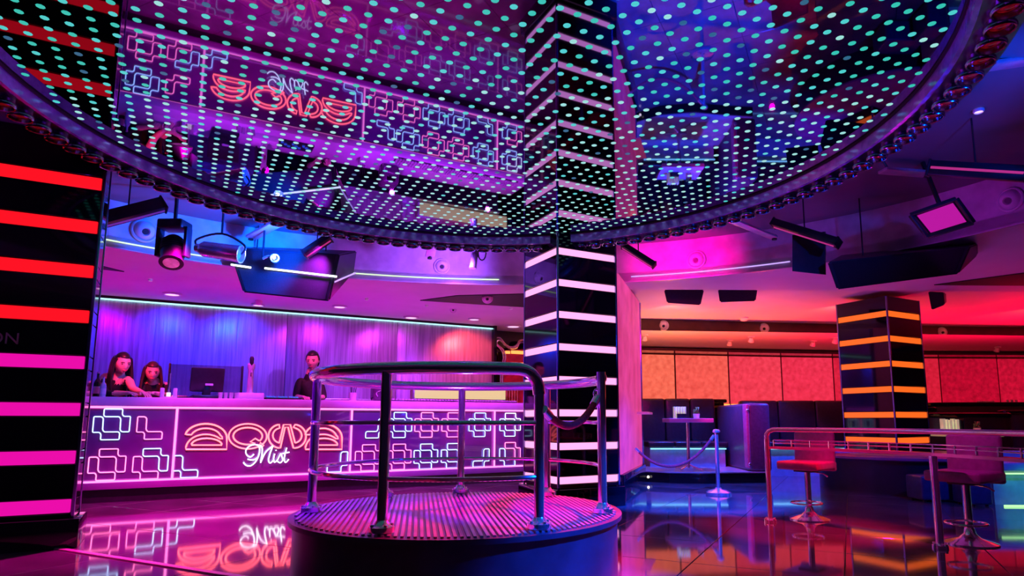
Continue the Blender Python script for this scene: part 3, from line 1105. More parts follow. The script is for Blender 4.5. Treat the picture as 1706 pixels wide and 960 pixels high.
for z in (.99, .69):
    bm = B()
    tube(bm, [(RR * math.cos(a_open0 + (t_end - a_open0) * q / NS), RR * math.sin(a_open0 + (t_end - a_open0) * q / NS), z) for q in range(NS + 1)], .0135, 8)
    part('mid_rail', bm, chrome, pod)


def sag(p0, p1, drop, n=16):
    return [p0.lerp(p1, i / n) + Vector((0, 0, -drop * 4 * (i / n) * (1 - i / n))) for i in range(n + 1)]


e0 = PC + Vector((RR * math.cos(a_open0) + .03, RR * math.sin(a_open0), 1.06))
e1 = PC + Vector((RR * math.cos(a_open1) - .03, RR * math.sin(a_open1) - .01, 1.15))
rp = thing('barrier_rope', 'red rope hanging across the opening of the podium railing', 'rope', (e0 + e1) / 2)
sg = sag(e0, e1, .13)
bm = B(); tube(bm, sg, .023, 10); part('rope', bm, rope_red, rp, 'world')
for e, q in ((e0, sg[1]), (e1, sg[-2])):
    bm = B(); dv = (q - e).normalized(); tube(bm, [e - dv * .01, e + dv * .07], .027, 10); part('end_cap', bm, chrome, rp, 'world')
bm = B(); tube(bm, [e1 + Vector((.02 * math.cos(t), 0, .03 + .03 * math.sin(t))) for t in [i * PI / 6 for i in range(12)]], .007, 6, closed=True); part('hook', bm, chrome, rp, 'world')

# ================================================================== STANCHION AND ROPE BY THE BOOTH
s0 = G(1197, 824); s0.z = 0
st = thing('stanchion', 'chrome queue post with domed base in front of the booth', 'queue post', s0)
bm = B(); lathe(bm, [(0, 0), (.17, 0), (.17, .03), (.13, .055), (.05, .075), (.04, .09), (0, .09)], 28); part('base', bm, chrome, st)
bm = B(); cyl(bm, (0, 0, .08), .026, .78, 16); part('pole', bm, chrome, st)
bm = B(); lathe(bm, [(0, .84), (.05, .84), (.055, .855), (.05, .87), (.035, .885), (0, .89)], 20); part('top_cap', bm, chrome, st)
e0 = s0 + Vector((-.03, 0, .80)); e1 = Vector((1.33, 8.95, .62))
rp = thing('barrier_rope', 'dark red rope slung from the queue post to the pink partition', 'rope', (e0 + e1) / 2)
bm = B(); tube(bm, smoothpts(sag(e0, e1, .33, 10), 2), .02, 8); part('rope', bm, rope_red, rp, 'world')
for e, q in ((e0, e0 + Vector((-.05, 0, -.06))), (e1, e1 + Vector((.05, 0, -.05)))):
    bm = B(); tube(bm, [e, q], .024, 8); part('end_cap', bm, chrome, rp, 'world')

# ================================================================== CURVED RAIL WITH SHELF, STOOLS
def rr_(t):                                     # radius about the disc centre
    d_ = math.degrees(t)
    return 3.44 + (36.8 - d_) / 25.1 * .27 if d_ > 11.7 else 3.71 + (11.7 - d_) * .003


def rpt(t, z, k=0.0):
    return DC + Vector(((rr_(t) + k) * math.cos(t), (rr_(t) + k) * math.sin(t), z))


t0, t1, t2 = math.radians(36.8), math.radians(11.7), math.radians(-22)
rail = thing('drink_rail', 'curved chrome rail with narrow magenta drink shelf at the right', 'rail', rpt(t0, 0))
ns = 40
ts = [t0 + (t2 - t0) * i / ns for i in range(ns + 1)]
bm = B()
tube(bm, [rpt(t0, .8), rpt(t0, .86), rpt(t0 - .008, .895), rpt(t0 - .02, .912)] + [rpt(t, .915) for t in ts[1:]], .023, 10)
part('top_rail', bm, chrome, rail, 'world')
for t, zt in ((t0, .82), (t1, .72), (t2, .915)):
    p_ = rpt(t, 0)
    bm = B(); cyl(bm, p_, .03 if t != t0 else .025, zt, 16); po = part('post', bm, chrome, rail, 'world')
    bm = B(); lathe(bm, [(0, 0), (.06, 0), (.06, .022), (.035, .035), (0, .035)], 16, Matrix.Translation(p_)); part('flange', bm, chrome, po, 'world')
    for q in range(4):
        bm = B(); lathe(bm, [(0, .0), (.012, 0), (.012, .036), (0, .042)], 8, Matrix.Translation(p_ + Vector((.055 * math.cos(q * PI / 2 + .3), .055 * math.sin(q * PI / 2 + .3), 0)))); part('bolt', bm, chrome, po, 'world')
bm = B()
for i in range(ns):
    a4 = [rpt(ts[i], z, k) for z, k in ((.718, 0), (.718, .13), (.742, .13), (.742, 0))]
    b4 = [rpt(ts[i + 1], z, k) for z, k in ((.718, 0), (.718, .13), (.742, .13), (.742, 0))]
    for q in range(4):
        quad(bm, [a4[q], a4[(q + 1) % 4], b4[(q + 1) % 4], b4[q]])
bmesh.ops.remove_doubles(bm, verts=bm.verts, dist=.0005)
part('shelf', bm, mat('magenta_shelf', (.75, .2, .45), .15, .5, noise=.1, scale=4), rail, 'world', smooth=False)
for z in (.775, .805):
    bm = B(); tube(bm, [rpt(t, z, .125) for t in ts], .006, 6); part('gallery_wire', bm, chrome, rail, 'world')
for i in range(0, ns, 2):
    bm = B(); cyl(bm, rpt(ts[i], .742, .125), .008, .065, 8); part('gallery_post', bm, chrome, rail, 'world')

magenta_leather = mat('magenta_leather', (.34, .09, .24), .4, noise=.15, scale=20, bump=.08)


def stool(loc, rz, label, k=1.0):
    t = thing('bar_stool', label, 'bar stool', loc, rz, 'bar stools at the drink rail')
    S = lambda *v: tuple(c * k for c in v)
    bm = B(); lathe(bm, [(r * k, z * k) for r, z in [(0, 0), (.2, 0), (.2, .012), (.15, .03), (.08, .05), (.045, .085), (.036, .13), (0, .13)]], 32); part('base', bm, chrome, t)
    bm = B(); cyl(bm, (0, 0, .1 * k), .03 * k, .41 * k, 18); part('column', bm, chrome, t)
    bm = B(); tube(bm, [((.15 * math.cos(q) + .05) * k, .15 * k * math.sin(q), .17 * k) for q in [i * 2 * PI / 28 for i in range(28)]], .009 * k, 8, closed=True); fr = part('foot_ring', bm, chrome, t)
    bm = B(); tube(bm, [(-.1 * k, 0, .17 * k), (.03 * k, 0, .17 * k)], .009 * k, 6); part('ring_arm', bm, chrome, fr)
    bm = B(); box(bm, S(0, 0, .495), S(.2, .2, .03), bev=.006); part('seat_plate', bm, black_satin, t)
    bm = B(); box(bm, S(.02, 0, .548), S(.43, .43, .085), bev=.02 * k, seg=3); part('seat', bm, magenta_leather, t)
    bm = B(); box(bm, S(-.19, 0, .70), S(.06, .42, .36), bev=.018 * k, seg=3, ry=-.06); part('backrest', bm, magenta_leather, t)
    bm = B(); box(bm, S(-.2, 0, .535), S(.07, .42, .1), bev=.02 * k, seg=3); part('back_bracket', bm, magenta_leather, t)
    bm = B(); tube(bm, smoothpts([S(-.02, .04, .48), S(-.02, .14, .47), S(-.02, .2, .44)], 4), .007, 6); part('lift_lever', bm, chrome, t)
    return t


p1 = Vector((900 - 900, 0, 0))
q = Vector(((1340 - CX) / 1059 * 6.65, 6.65, 0))
stool(q, math.radians(222), 'magenta bar stool with square back near the end post of the rail')
q = Vector(((1599 - CX) / 1059 * 5.35, 5.35, 0))
stool(q, math.radians(212), 'magenta bar stool partly behind the second rail post')

# ---- round plinth at the foot of the orange pillar, poufs
bm = B()
lathe(bm, [(0, 0), (1.22, 0), (1.22, .44), (1.26, .45), (1.30, .47), (1.30, .51), (1.26, .52), (0, .52)], 72)
pl = thing('round_plinth', 'dark round counter plinth wrapped around the orange striped pillar', 'plinth', (5.55, 9.72, 0))
bm.free(); bm = B(); lathe(bm, [(0, 0), (1.22, 0), (1.22, .45), (0, .45)], 72); part('drum', bm, mat('navy_laminate', (.012, .012, .03), .35, noise=.2, scale=5), pl)
bm = B(); lathe(bm, [(0, .452), (1.26, .452), (1.30, .47), (1.30, .5), (1.26, .52), (0, .52)], 72); part('rim_shelf', bm, mat('plum_shelf', (.3, .08, .25), .25, noise=.15, scale=5), pl)
navy = mat('navy_vinyl', (.03, .04, .14), .35, noise=.2, scale=18, bump=.08)
for (xa, xb, zt, dd, lab) in ((1527, 1600, .32, 8.02, 'low dark blue cube pouf before the round plinth behind the rail'), (1607, 1643, .40, 7.6, 'taller dark blue cube pouf beside the teal lit banquette')):
    a_, b_ = (xa - CX) / 1059 * dd, (xb - CX) / 1059 * dd
    pf = thing('pouf', lab, 'pouf', ((a_ + b_) / 2, dd + .18, 0), 0, 'cube poufs')
    bm = B(); box(bm, (0, 0, .02 + (zt - .02) / 2), (b_ - a_, .36, zt - .02), bev=.03, seg=3); part('cushion', bm, navy, pf)
    for sx in (-1, 1):
        for sy in (-1, 1):
            bm = B(); cyl(bm, (sx * ((b_ - a_) / 2 - .05), sy * .13, 0), .02, .03, 10); part('foot', bm, black_satin, pf)

# ================================================================== SEATING
blue_vinyl = mat('pale_blue_vinyl', (.3, .4, .6), .35, noise=.1, scale=12, bump=.05)


def led_sofa(name, label, x0, x1, dfront, dback, zbase, zseat, zback, ledm, nlab, seat_m=leather, ang=0.0, panels_n=3):
    t = thing(name, label, 'sofa', ((x0 + x1) / 2, (dfront + dback) / 2, zbase), ang)
    W, Dp = x1 - x0, dback - dfront
    bm = B(); box(bm, (0, .08, (zseat - .1) / 2), (W - .1, Dp - .16, zseat - .1)); part('base', bm, blue_vinyl, t, smooth=False)
    n_ = panels_n
    for i in range(n_):
        w_ = W / n_
        bm = B(); box(bm, (-W / 2 + w_ * (i + .5), -.05, zseat - .05), (w_ - .012, Dp - .25, .11), bev=.03, seg=3); part('seat_cushion', bm, seat_m, t)
        bm = B(); box(bm, (-W / 2 + w_ * (i + .5), Dp / 2 - .12, (zback + zseat) / 2), (w_ - .008, .2, zback - zseat + .04), bev=.04, seg=3, rx=-.05); part('back_cushion', bm, seat_m, t)
    bm = B(); box(bm, (0, -Dp / 2 + .09, zseat - .125), (W - .1, .02, .018)); part('led_line', bm, ledm, t)
    return t


booth_p = thing('booth_platform', 'low black platform with two tiny step lights under the booth', 'platform', (2.6, 11.6, 0))
bm = B()
pp = [(1.75, 12.66), (1.68, 10.75), (2.1, 10.45), (2.7, 10.35), (3.3, 10.45), (3.75, 10.5), (3.75, 12.66)]
prism(bm, pp, 0, .16)
part('riser', bm, black_glass, booth_p, 'world', smooth=False)
bm = B()
prism(bm, [(x, y + (.02 if y < 11 else 0)) for x, y in pp], .16, .175)
part('deck', bm, mat('pale_deck', (.4, .4, .45), .2, noise=.15, scale=6), booth_p, 'world', smooth=False)
for px in (1083, 1152):
    p_ = P(px, 791, 10.44)
    bm = B(); lathe(bm, [(0, 0), (.022, 0), (.018, .02), (0, .022)], 12, T((p_.x, 10.42 if px == 1152 else 10.62, .085), PI / 2)); part('step_light', bm, neon('warm', (1, .85, .7), 2.5), booth_p, 'world')
led_sofa('booth_sofa', 'black booth sofa with blue lit base behind the small purple table', 1.95, 3.42, 11.5, 12.6, .175, .45, 1.24, s_blueled, '')
end_leather = mat('plum_leather', (.07, .05, .1), .35, noise=.2, scale=20, bump=.08)
sa_ = thing('sofa_end', 'tall black booth end panel catching pink and blue light', 'sofa end', (3.64, 11.5, .175))
bm = B(); box(bm, (0, 0, .56), (.36, 1.9, 1.12), bev=.05, seg=3); part('panel', bm, end_leather, sa_)
bm = B(); box(bm, (-.19, -.85, .58), (.06, .2, 1.06), bev=.025, seg=3); part('front_roll', bm, magenta_leather, sa_)
for z in (.12, 1.0):
    bm = B(); lathe(bm, [(0, 0), (.028, 0), (.02, .014), (0, .016)], 12, T((-.19, -.955, z), PI / 2)); part('button', bm, chrome, sa_)
bm = B(); box(bm, (2.75, 12.85, 1.40), (2.0, .3, .07), bev=.02); box(bm, (2.75, 12.85, .68), (1.9, .2, 1.36), bev=.01)
single('back_ledge_wall', bm, black_glass, 'glossy black ledge wall behind the booth sofa', 'ledge')


def cafe_table(loc, top_w, top_d, h, label, top_m):
    t = thing('cafe_table', label, 'table', loc, 0)
    bm = B(); box(bm, (0, 0, h - .035), (top_w, top_d, .07), bev=.008); part('table_top', bm, top_m, t)
    bm = B(); cyl(bm, (0, 0, .03), .03, h - .1, 14); part('column', bm, chrome, t)
    for k in range(4):
        bm = B(); an = k * PI / 2 + PI / 4; tube(bm, smoothpts([(0, 0, .1), (.12 * math.cos(an), .12 * math.sin(an), .05), (.26 * math.cos(an), .26 * math.sin(an), .014)], 4), .014, 8); part('foot', bm, chrome, t)
    return t


tx = (1145 - CX) / 1059 * 10.95
cafe_table((tx, 10.95, .175), .75, .6, .87, 'small purple topped table in the booth holding a menu box', mat('lilac_table', (.6, .35, .62), .35, noise=.05))
tz = 1.045
acry = mat('pale_acrylic', (.75, .78, .6), .12, emit=(.8, .9, .45), strength=.28, noise=.3, scale=12)
mb = thing('menu_box', 'pale yellow menu box standing on the booth table', 'menu box', (tx - .13, 10.95, tz))
bm = B()
for k in range(5):
    box(bm, (-.09 + .045 * k, 0, .1), (.03, .09, .2), bev=.004)
part('cards', bm, acry, mb)
bm = B(); box(bm, (.02, -.06, .04), (.16, .04, .08), bev=.006); part('holder', bm, black_satin, mb)
pp_ = thing('small_plant', 'little green plant in a pale pot on the booth table', 'plant', (tx + .16, 10.95, tz))
bm = B(); lathe(bm, [(0, 0), (.05, 0), (.06, .08), (.05, .08), (0, .07)], 14); part('pot', bm, mat('cream_pot', (.8, .8, .6), .5, noise=.1), pp_)
leafm = mat('leaf_green', (.12, .35, .08), .5, noise=.4, scale=20)
for k in range(12):
    bm = B(); an = k * 2.4; el = .5 + .5 * (k % 3) / 2
    bmesh.ops.create_icosphere(bm, subdivisions=1, radius=1, matrix=T((.035 * math.cos(an), .035 * math.sin(an), .1 + .035 * (k % 3)), el, 0, an, (.022, .035, .012))); part('leaf', bm, leafm, pp_)
led_sofa('booth_sofa', 'dark sofa glowing blue at the base between the booth and the orange pillar', 3.95, 6.9, 11.6, 12.7, 0, .62, 1.38, s_blueled, '', leather, 0, 4)
led_sofa('banquette', 'curved blue banquette with teal light line at the far right', 5.42, 8.6, 7.62, 8.42, 0, .5, .6, neon('teal_line', (.45, 1, .4), 1.4), '', blue_vinyl, 0, 3)
bm = B(); tube(bm, [(5.45, 7.6, .012), (6.2, 7.58, .012), (8.4, 7.6, .012)], .012, 6)
single('led_strip', bm, neon('teal_line', (.45, 1, .4), 1.4), 'yellow-green LED line on the floor under the far right banquette', 'led strip')
light('banquette_teal', 'SPOT', (6.0, 7.2, .25), (.0, .9, .4), 3.5, (6.2, 7.7, .18), .03, 140)
# table with menus at the right and black curved sofa backs below the red panels
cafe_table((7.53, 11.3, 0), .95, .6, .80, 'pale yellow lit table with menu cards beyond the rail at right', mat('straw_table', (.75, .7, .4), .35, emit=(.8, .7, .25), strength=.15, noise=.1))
mb = thing('menu_box', 'row of pale menu cards on the straw coloured table at right', 'menu box', (7.35, 11.3, .80))
for k in range(7):
    bm = B(); box(bm, (-.2 + .06 * k, 0, .12), (.03 if k % 2 else .045, .1, .24 - .02 * (k % 3)), bev=.004); part('card', bm, acry if k < 5 else black_satin, mb)
pp2 = copy_tree(pp_); pp2.location = (7.75, 11.3, .80); pp2['label'] = 'little green plant on the straw coloured table at right'
for k, (cx_, cy_, rx, ry, z, lab) in enumerate(((8.2, 12.4, .95, .45, 1.16, 'nearest glossy black curved sofa under the red panels'), (11.0, 12.9, 1.7, .5, 1.22, 'wide glossy black curved sofa at the right frame edge'), (10.6, 14.6, 1.9, .5, 1.42, 'rear glossy black curved sofa against the red panels'), (8.0, 13.9, .65, .4, 1.30, 'small glossy black curved sofa beside the orange pillar'))):
    t = thing('curved_sofa', lab, 'sofa', (cx_, cy_, 0), 0, 'curved black sofas')
    M = Matrix.Diagonal((rx, ry, 1, 1))
    bm = B(); lathe(bm, [(0, 0), (.97, 0), (.97, z - .1), (0, z - .1)], 40, M); part('base', bm, leather, t)
    bm = B(); lathe(bm, [(0, z - .098), (.97, z - .098), (1, z - .07), (1, z - .02), (.95, z), (0, z)], 40, M); part('top_rim', bm, black_glass, t)
ct = thing('condiment_tray', 'small glass tray with cups on the rear black sofa at right', 'tray', (10.2, 14.5, 1.42))
bm = B(); box(bm, (0, 0, .02), (.34, .1, .03), bev=.008); part('tray', bm, mat('clear_glass'), ct)
for k in range(3):
    bm = B(); lathe(bm, [(0, 0), (.022, 0), (.028, .06), (.024, .06), (.018, .008), (0, .008)], 12, Matrix.Translation((.5 + .1 * k, 0, 0))); part('cup', bm, mat('clear_glass'), ct)
# ================================================================== CEILING FIXTURES
def fas(px, py, k=0.0):                         # where a survey line meets the curved fascia
    r = ray(px, py)
    ex, ey = EX - k, EY - k
    A_ = (r.x / ex) ** 2 + (r.y / ey) ** 2
    B_ = -2 * (r.x * EC.x / ex ** 2 + r.y * EC.y / ey ** 2)
    C_ = (EC.x / ex) ** 2 + (EC.y / ey) ** 2 - 1
    t = (-B_ + math.sqrt(B_ * B_ - 4 * A_ * C_)) / (2 * A_)
    return Vector((0, 0, CAMZ)) + r * t


def frame_to(c, n, up=(0, 0, 1)):               # z axis along n
    n = Vector(n).normalized()
    x = Vector(up).cross(n)
    x = x.normalized() if x.length > 1e-5 else Vector((1, 0, 0))
    y = n.cross(x)
    return Matrix.Translation(c) @ Matrix((x, y, n)).transposed().to_4x4()


def beam(bm, p0, p1, w, h, bev=.006):
    d = p1 - p0
    m = frame_to((p0 + p1) / 2, d)
    box(bm, (0, 0, 0), (w, h, d.length), bev=bev, m=m)


def eyeball(c, n, r, label, m=white_paint, group='eyeball spotlights'):
    t = thing('eyeball_spotlight', label, 'spotlight', c, 0, group)
    M = frame_to(c, n)
    bm = B(); lathe(bm, [(r * .8, 0), (r, 0), (r, r * .12), (r * .9, r * .2), (r * .8, r * .12)], 28, M, close=True); part('trim_ring', bm, m, t, 'world')
    bm = B(); tip = frame_to(c, Vector(n) + Vector((0, 0, -.35)))
    lathe(bm, [(r * .82, 0), (r * .74, r * .3), (r * .55, r * .5), (r * .34, r * .58), (r * .26, r * .45), (0, r * .45)], 24, tip); b_ = part('ball', bm, m, t, 'world')
    bm = B(); lathe(bm, [(0, r * .47), (r * .26, r * .47), (r * .26, r * .48), (0, r * .48)], 16, tip); part('aperture', bm, black_satin, b_, 'world')
    return t


tocam = lambda c: (Vector((0, 0, .6)) - Vector(c)).normalized()
for px, py, r, lab in ((240, 385, .135, 'large round eyeball speaker on the fascia left of the moving head lamp'), (1160, 433, .125, 'round eyeball speaker on the pink fascia right of the central pillar'),
                       (736, 444, .11, 'dim round eyeball speaker on the violet fascia left of the central pillar'), (1684, 333, .12, 'round eyeball speaker on the fascia at the right edge')):
    c = fas(px, py, .01)
    nrm = Vector((-(c.x - EC.x) / EX ** 2, -(c.y - EC.y) / EY ** 2, 0)).normalized()
    eyeball(c, nrm, r, lab)


def band_y(x):
    for (xa, ya), (xb, yb) in zip(FASC, FASC[1:]):
        if xa <= x <= xb:
            return ya + (yb - ya) * (x - xa) / (xb - xa)
    return 12.1


for px, lab in ((1107, 'eyeball spotlight on the dark ceiling band nearest the pink partition'), (1275, 'second eyeball spotlight on the dark ceiling band from the partition'),
                (1421, 'eyeball spotlight on the dark band half hidden by the orange pillar'), (1573, 'eyeball spotlight on the dark band right of the orange pillar')):
    x = (px - CX) / 1059 * 12.6
    for _ in range(4):
        x = (px - CX) / 1059 * 1.012 * band_y(x)
    eyeball(Vector((x, band_y(x) - .005, 2.87)), (-.2, -1, 0), .105, lab)
c = G(812, 497, ZS - .03)
eyeball(c, tocam(c), .085, 'pink eyeball spotlight in the dark soffit slot by the central pillar', m=mat('rose_enamel', (.8, .45, .6), .3, noise=.1))
c = G(755, 516, ZS - .01)
eyeball(c, tocam(c), .06, 'small recessed eyeball spotlight in the soffit over the bar')
# dark slots let into the soffit
for poly, lab in (([(700, 500), (760, 492), (873, 489), (873, 511), (790, 506)], 'black wedge shaped slot in the soffit left of the central pillar'),
                  ([(163, 441), (207, 452), (163, 447)], 'thin black slot in the soffit beside the left pillar'),
                  ([(1556, 474), (1706, 454), (1706, 475)], 'black wedge slot in the ceiling right of the orange pillar')):
    q = [G(x, y, ZS) for x, y in poly]
    bm = B()
    prism(bm, [(v.x, v.y) for v in q], ZS - .012, ZS + .02)
    single('ceiling_slot', bm, black_matt, lab, 'ceiling slot', smooth=False)
# downlights in the soffit
dl = [(287, 489, .13, 'flat downlight in the soffit at the left above the bar'), (251, 465, .03, 'tiny downlight in the soffit near the moving head lamp'), (430, 507, .10, 'flat downlight beside a sensor at the edge of the silver wall'),
      (566, 510, .12, 'flat downlight in the soffit below the black speaker cabinet'), (611, 497, .03, 'tiny sensor in the soffit right of the speaker cabinet'), (711, 508, .03, 'tiny sensor at the tip of the black slot'),
      (851, 513, .03, 'tiny sensor in the soffit next to the central pillar'), (790, 531, .12, 'flat downlight in the soffit near the end of the silver wall'), (685, 528, .14, 'flat downlight above the middle of the silver wall'), (855, 543, .16, 'flat downlight over the ornate frame'), (1630, 182, .04, 'small sensor on the dark ceiling beyond the lamp ring')]
for px, py, r, lab in dl:
    c = G(px, py, ZS if px < 1400 else ZU)
    t = thing('downlight', lab, 'downlight', c)
    bm = B(); lathe(bm, [(r * .75, -.004), (r, -.004), (r, -.02), (r * .8, -.028), (r * .75, -.02)], 24, close=True); part('rim', bm, white_paint, t)
    bm = B(); lathe(bm, [(0, -.012), (r * .75, -.012), (r * .7, -.02), (0, -.022)], 20); part('lamp', bm, neon('down', (1, .6, .9), 1.3), t)
c = G(431, 506, ZS - .05)
bm = B(); lathe(bm, [(0, .05), (.05, .05), (.06, .02), (.045, -.02), (0, -.03)], 16, Matrix.Translation(c)); single('motion_sensor', bm, mat('rose_plastic', (.8, .5, .65), .4, noise=.05), 'pink domed sensor hanging from the soffit at the silver wall', 'sensor')
c = G(1239, 529, 3.0)
bm = B(); lathe(bm, [(0, 0), (.09, 0), (.09, -.03), (.05, -.07), (0, -.08)], 16, Matrix.Translation(c)); single('smoke_detector', bm, white_paint, 'pale smoke detector on the orange ceiling of the seating bay', 'smoke detector')
for px, py, lab in ((1074, 564, 'small white spot lamp on the low ceiling beside the pink partition'), (1216, 573, 'small white spot lamp on the low ceiling above the second panel'), (1252, 567, 'small white spot lamp on the low ceiling above the third panel'), (1355, 574, 'small white spot lamp on the low ceiling above the fourth panel'), (1392, 569, 'small white spot lamp on the low ceiling beside the orange pillar'), (1662, 584, 'small spot lamp on the low ceiling above the right red panel')):
    c = G(px, py - 6, 2.75)
    if c.y > 15: c = P(px, py - 6, 14.6); c.z = 2.65
    t = thing('spot_lamp', lab, 'spot lamp', c, 0, 'spot lamps on the low ceiling')
    bm = B(); lathe(bm, [(0, 0), (.07, 0), (.07, -.02), (0, -.02)], 16); part('rose', bm, white_paint, t)
    bm = B(); lathe(bm, [(0, -.02), (.035, -.02), (.06, -.11), (.05, -.12), (0, -.1)], 16, T((0, 0, -.005), .5, 0, 0)); part('head', bm, white_paint, t)


def hexa(bm, f, b):
    vf, vb = [bm.verts.new(v) for v in f], [bm.verts.new(v) for v in b]
    bm.faces.new(vf); bm.faces.new(vb[::-1])
    for i in range(4):
        bm.faces.new((vf[i], vf[(i + 1) % 4], vb[(i + 1) % 4], vb[i]))


def bevelled(bm, w_=.015):
    bmesh.ops.bevel(bm, geom=list(bm.edges), offset=w_, segments=2, affect='EDGES')


# suspended speaker cabinets
spk_m = mat('speaker_black', (.02, .022, .04), .4, noise=.2, scale=8)


def cabinet(name, label, fr, df, bk, db, mesh_lab=None, hang=None, front_px=None):
    f = [P(x, y, df) for x, y in fr]
    b = [P(x, y, db) for x, y in bk]
    c = sum(f + b, Vector()) / 8
    t = thing(name, label, 'speaker', (c.x, c.y, min(v.z for v in f + b)))
    bm = B(); hexa(bm, f, b); bevelled(bm); part('cabinet', bm, spk_m, t, 'world')
    g = [f[0].lerp(f[2], .5) + (v - f[0].lerp(f[2], .5)) * .93 + tocam(c) * .012 for v in f]
    g2 = [v - tocam(c) * .02 for v in g]
    bm = B(); hexa(bm, g, g2); bevelled(bm, .004); part('grille', bm, mat('speaker_grille', (.012, .012, .02), .7, noise=.5, scale=120), t, 'world')
    for k in (0, 1):
        top = b[k].lerp(f[k], .5).lerp(b[1 - k].lerp(f[1 - k], .5), .2)
        bm = B(); tube(bm, [top - Vector((0, 0, .05)), Vector((top.x, top.y, hang))], .008, 8); part('hanger', bm, black_satin, t, 'world')
    return t


sp = cabinet('hanging_speaker', 'large black speaker cabinet hanging over the bar side of the recess', [(380, 412), (566, 424), (548, 503), (405, 488)], 7.35, [(400, 410), (595, 418), (590, 455), (410, 452)], 7.9, hang=ZU)
for (xa, ya, xb, yb) in ((385, 441, 418, 446), (441, 447, 561, 461)):
    bm = B(); tube(bm, [P(xa, ya, 7.31), P(xb, yb, 7.31)], .012, 6); part('light_line', bm, n_white, sp, 'world')
bm = B(); tube(bm, [P(557, 470, 7.38), P(592, 455, 7.86)], .010, 6); part('light_line', bm, neon('violet_line', (.55, .35, 1), 1.3), sp, 'world')
cabinet('hanging_speaker', 'large black speaker cabinet hanging at the right before the orange pillar', [(1378, 437), (1618, 410), (1597, 457), (1394, 483)], 6.3, [(1400, 425), (1640, 402), (1625, 430), (1410, 460)], 7.0, hang=ZU)
cabinet('wall_speaker', 'black wedge speaker under the orange ceiling nearer the pink partition', [(1106, 483), (1173, 483), (1167, 509), (1111, 505)], 9.45, [(1112, 484), (1170, 484), (1166, 500), (1116, 498)], 9.8, hang=3.0)
cabinet('wall_speaker', 'black wedge speaker under the orange ceiling further right', [(1196, 482), (1262, 482), (1259, 502), (1199, 504)], 9.5, [(1200, 484), (1260, 484), (1256, 496), (1203, 497)], 9.85, hang=3.0)
cabinet('wall_speaker', 'small dark speaker hung beside the top of the orange pillar', [(1546, 486), (1572, 487), (1574, 508), (1552, 517)], 9.1, [(1552, 486), (1576, 488), (1577, 505), (1556, 511)], 9.35, hang=ZS)
# black fascia recess box right
bm = B()
hexa(bm, [P(x, y, 6.5) for x, y in ((1320, 392), (1374, 386), (1376, 458), (1320, 452))], [P(x, y, 6.75) for x, y in ((1325, 392), (1376, 386), (1376, 453), (1325, 447))])
single('control_box', bm, black_satin, 'black control box on the fascia beside the right hanging speaker', 'control box', smooth=False)


def led_bar(label, p0, p1, w_, h_, strip_m, hang=ZU, down=(0, -.3, -1)):
    t = thing('led_batten', label, 'stage light', (p0 + p1) / 2 - Vector((0, 0, h_ / 2)), 0, 'led battens of the ceiling rig')
    d = (p1 - p0).normalized()
    n = Vector(down); n = (n - d * n.dot(d)).normalized()
    s = d.cross(n)
    M = Matrix.Translation((p0 + p1) / 2) @ Matrix((d, s, n)).transposed().to_4x4()
    L_ = (p1 - p0).length
    bm = B(); box(bm, (0, 0, 0), (L_, w_, h_), bev=.01, m=M); part('housing', bm, black_satin, t, 'world')
    bm = B(); box(bm, (0, 0, h_ / 2 + .004), (L_ * .94, w_ * .16, .012), bev=.003, m=M); part('lens_strip', bm, strip_m, t, 'world')
    for sx in (-1, 1):
        bm = B(); box(bm, (sx * L_ / 2, 0, 0), (.02, w_ * 1.15, h_ * 1.15), bev=.006, m=M); part('end_cap', bm, black_satin, t, 'world')
    mid = (p0 + p1) / 2
    bm = B(); tube(bm, [mid, Vector((mid.x, mid.y, hang))], .007, 8); part('hanger', bm, black_satin, t, 'world')
    return t


violet_strip = neon('violet_strip', (.3, .05, .8), .4)
pink_strip = neon('pink_strip', (.9, .05, .4), .5)
led_bar('dark LED batten with violet lens beside the left pillar', P(150, 372, 5.8), P(272, 341, 6.2), .12, .13, violet_strip)
led_bar('short LED batten with bright lens above the black speaker cabinet', P(507, 424, 7.18), P(549, 396, 7.2), .1, .09, pink_strip)
led_bar('blue LED batten touching the right of the central pillar', P(1038, 409, 7.75), P(1090, 442, 7.6), .09, .07, pink_strip)
led_bar('long LED batten before the black control box', P(1290, 372, 6.6), P(1396, 405, 6.1), .12, .08, pink_strip)
led_bar('long LED batten at the upper right edge with magenta lens', P(1548, 280, 5.0), P(1712, 290, 4.6), .12, .1, pink_strip, down=(0, -1, -.35))

# struts between the lamp ring and the recess ceiling
rose_metal = mat('rose_metal', (.75, .6, .7), .35, .6, noise=.15)
for (xa, ya, da, xb, yb, db, wd, lab) in ((470, 368, 6.95, 418, 396, 7.3, .14, 'wide pale strut from the lamp ring towards the blue fascia'), (722, 402, 7.75, 716, 428, 7.95, .12, 'short pale strut under the lamp ring left of the central pillar'),
                                          (1216, 366, 6.9, 1290, 396, 7.3, .1, 'pink strut from the lamp ring to the fascia right of the pillar'), (1470, 284, 5.6, 1545, 290, 5.7, .12, 'orange lit strut under the lamp ring at the right'),
                                          (1650, 110, 4.0, 1720, 100, 4.0, .11, 'blue strut beside the lamp ring at the upper right')):
    p0, p1 = P(xa, ya, da), P(xb, yb, db)
    t = thing('ring_strut', lab, 'strut', (p0 + p1) / 2, 0, 'struts of the lamp ring')
    bm = B(); beam(bm, p0, p1, wd, .03); part('plate', bm, rose_metal, t, 'world')
    bm = B(); lathe(bm, [(0, -.03), (.03, -.03), (.03, .03), (0, .03)], 12, Matrix.Translation(p1)); part('bolt', bm, black_satin, t, 'world')
    bm = B(); tube(bm, [p0.lerp(p1, .15), Vector((p0.x, p0.y, ZU))], .012, 8); part('hanger', bm, black_satin, t, 'world')

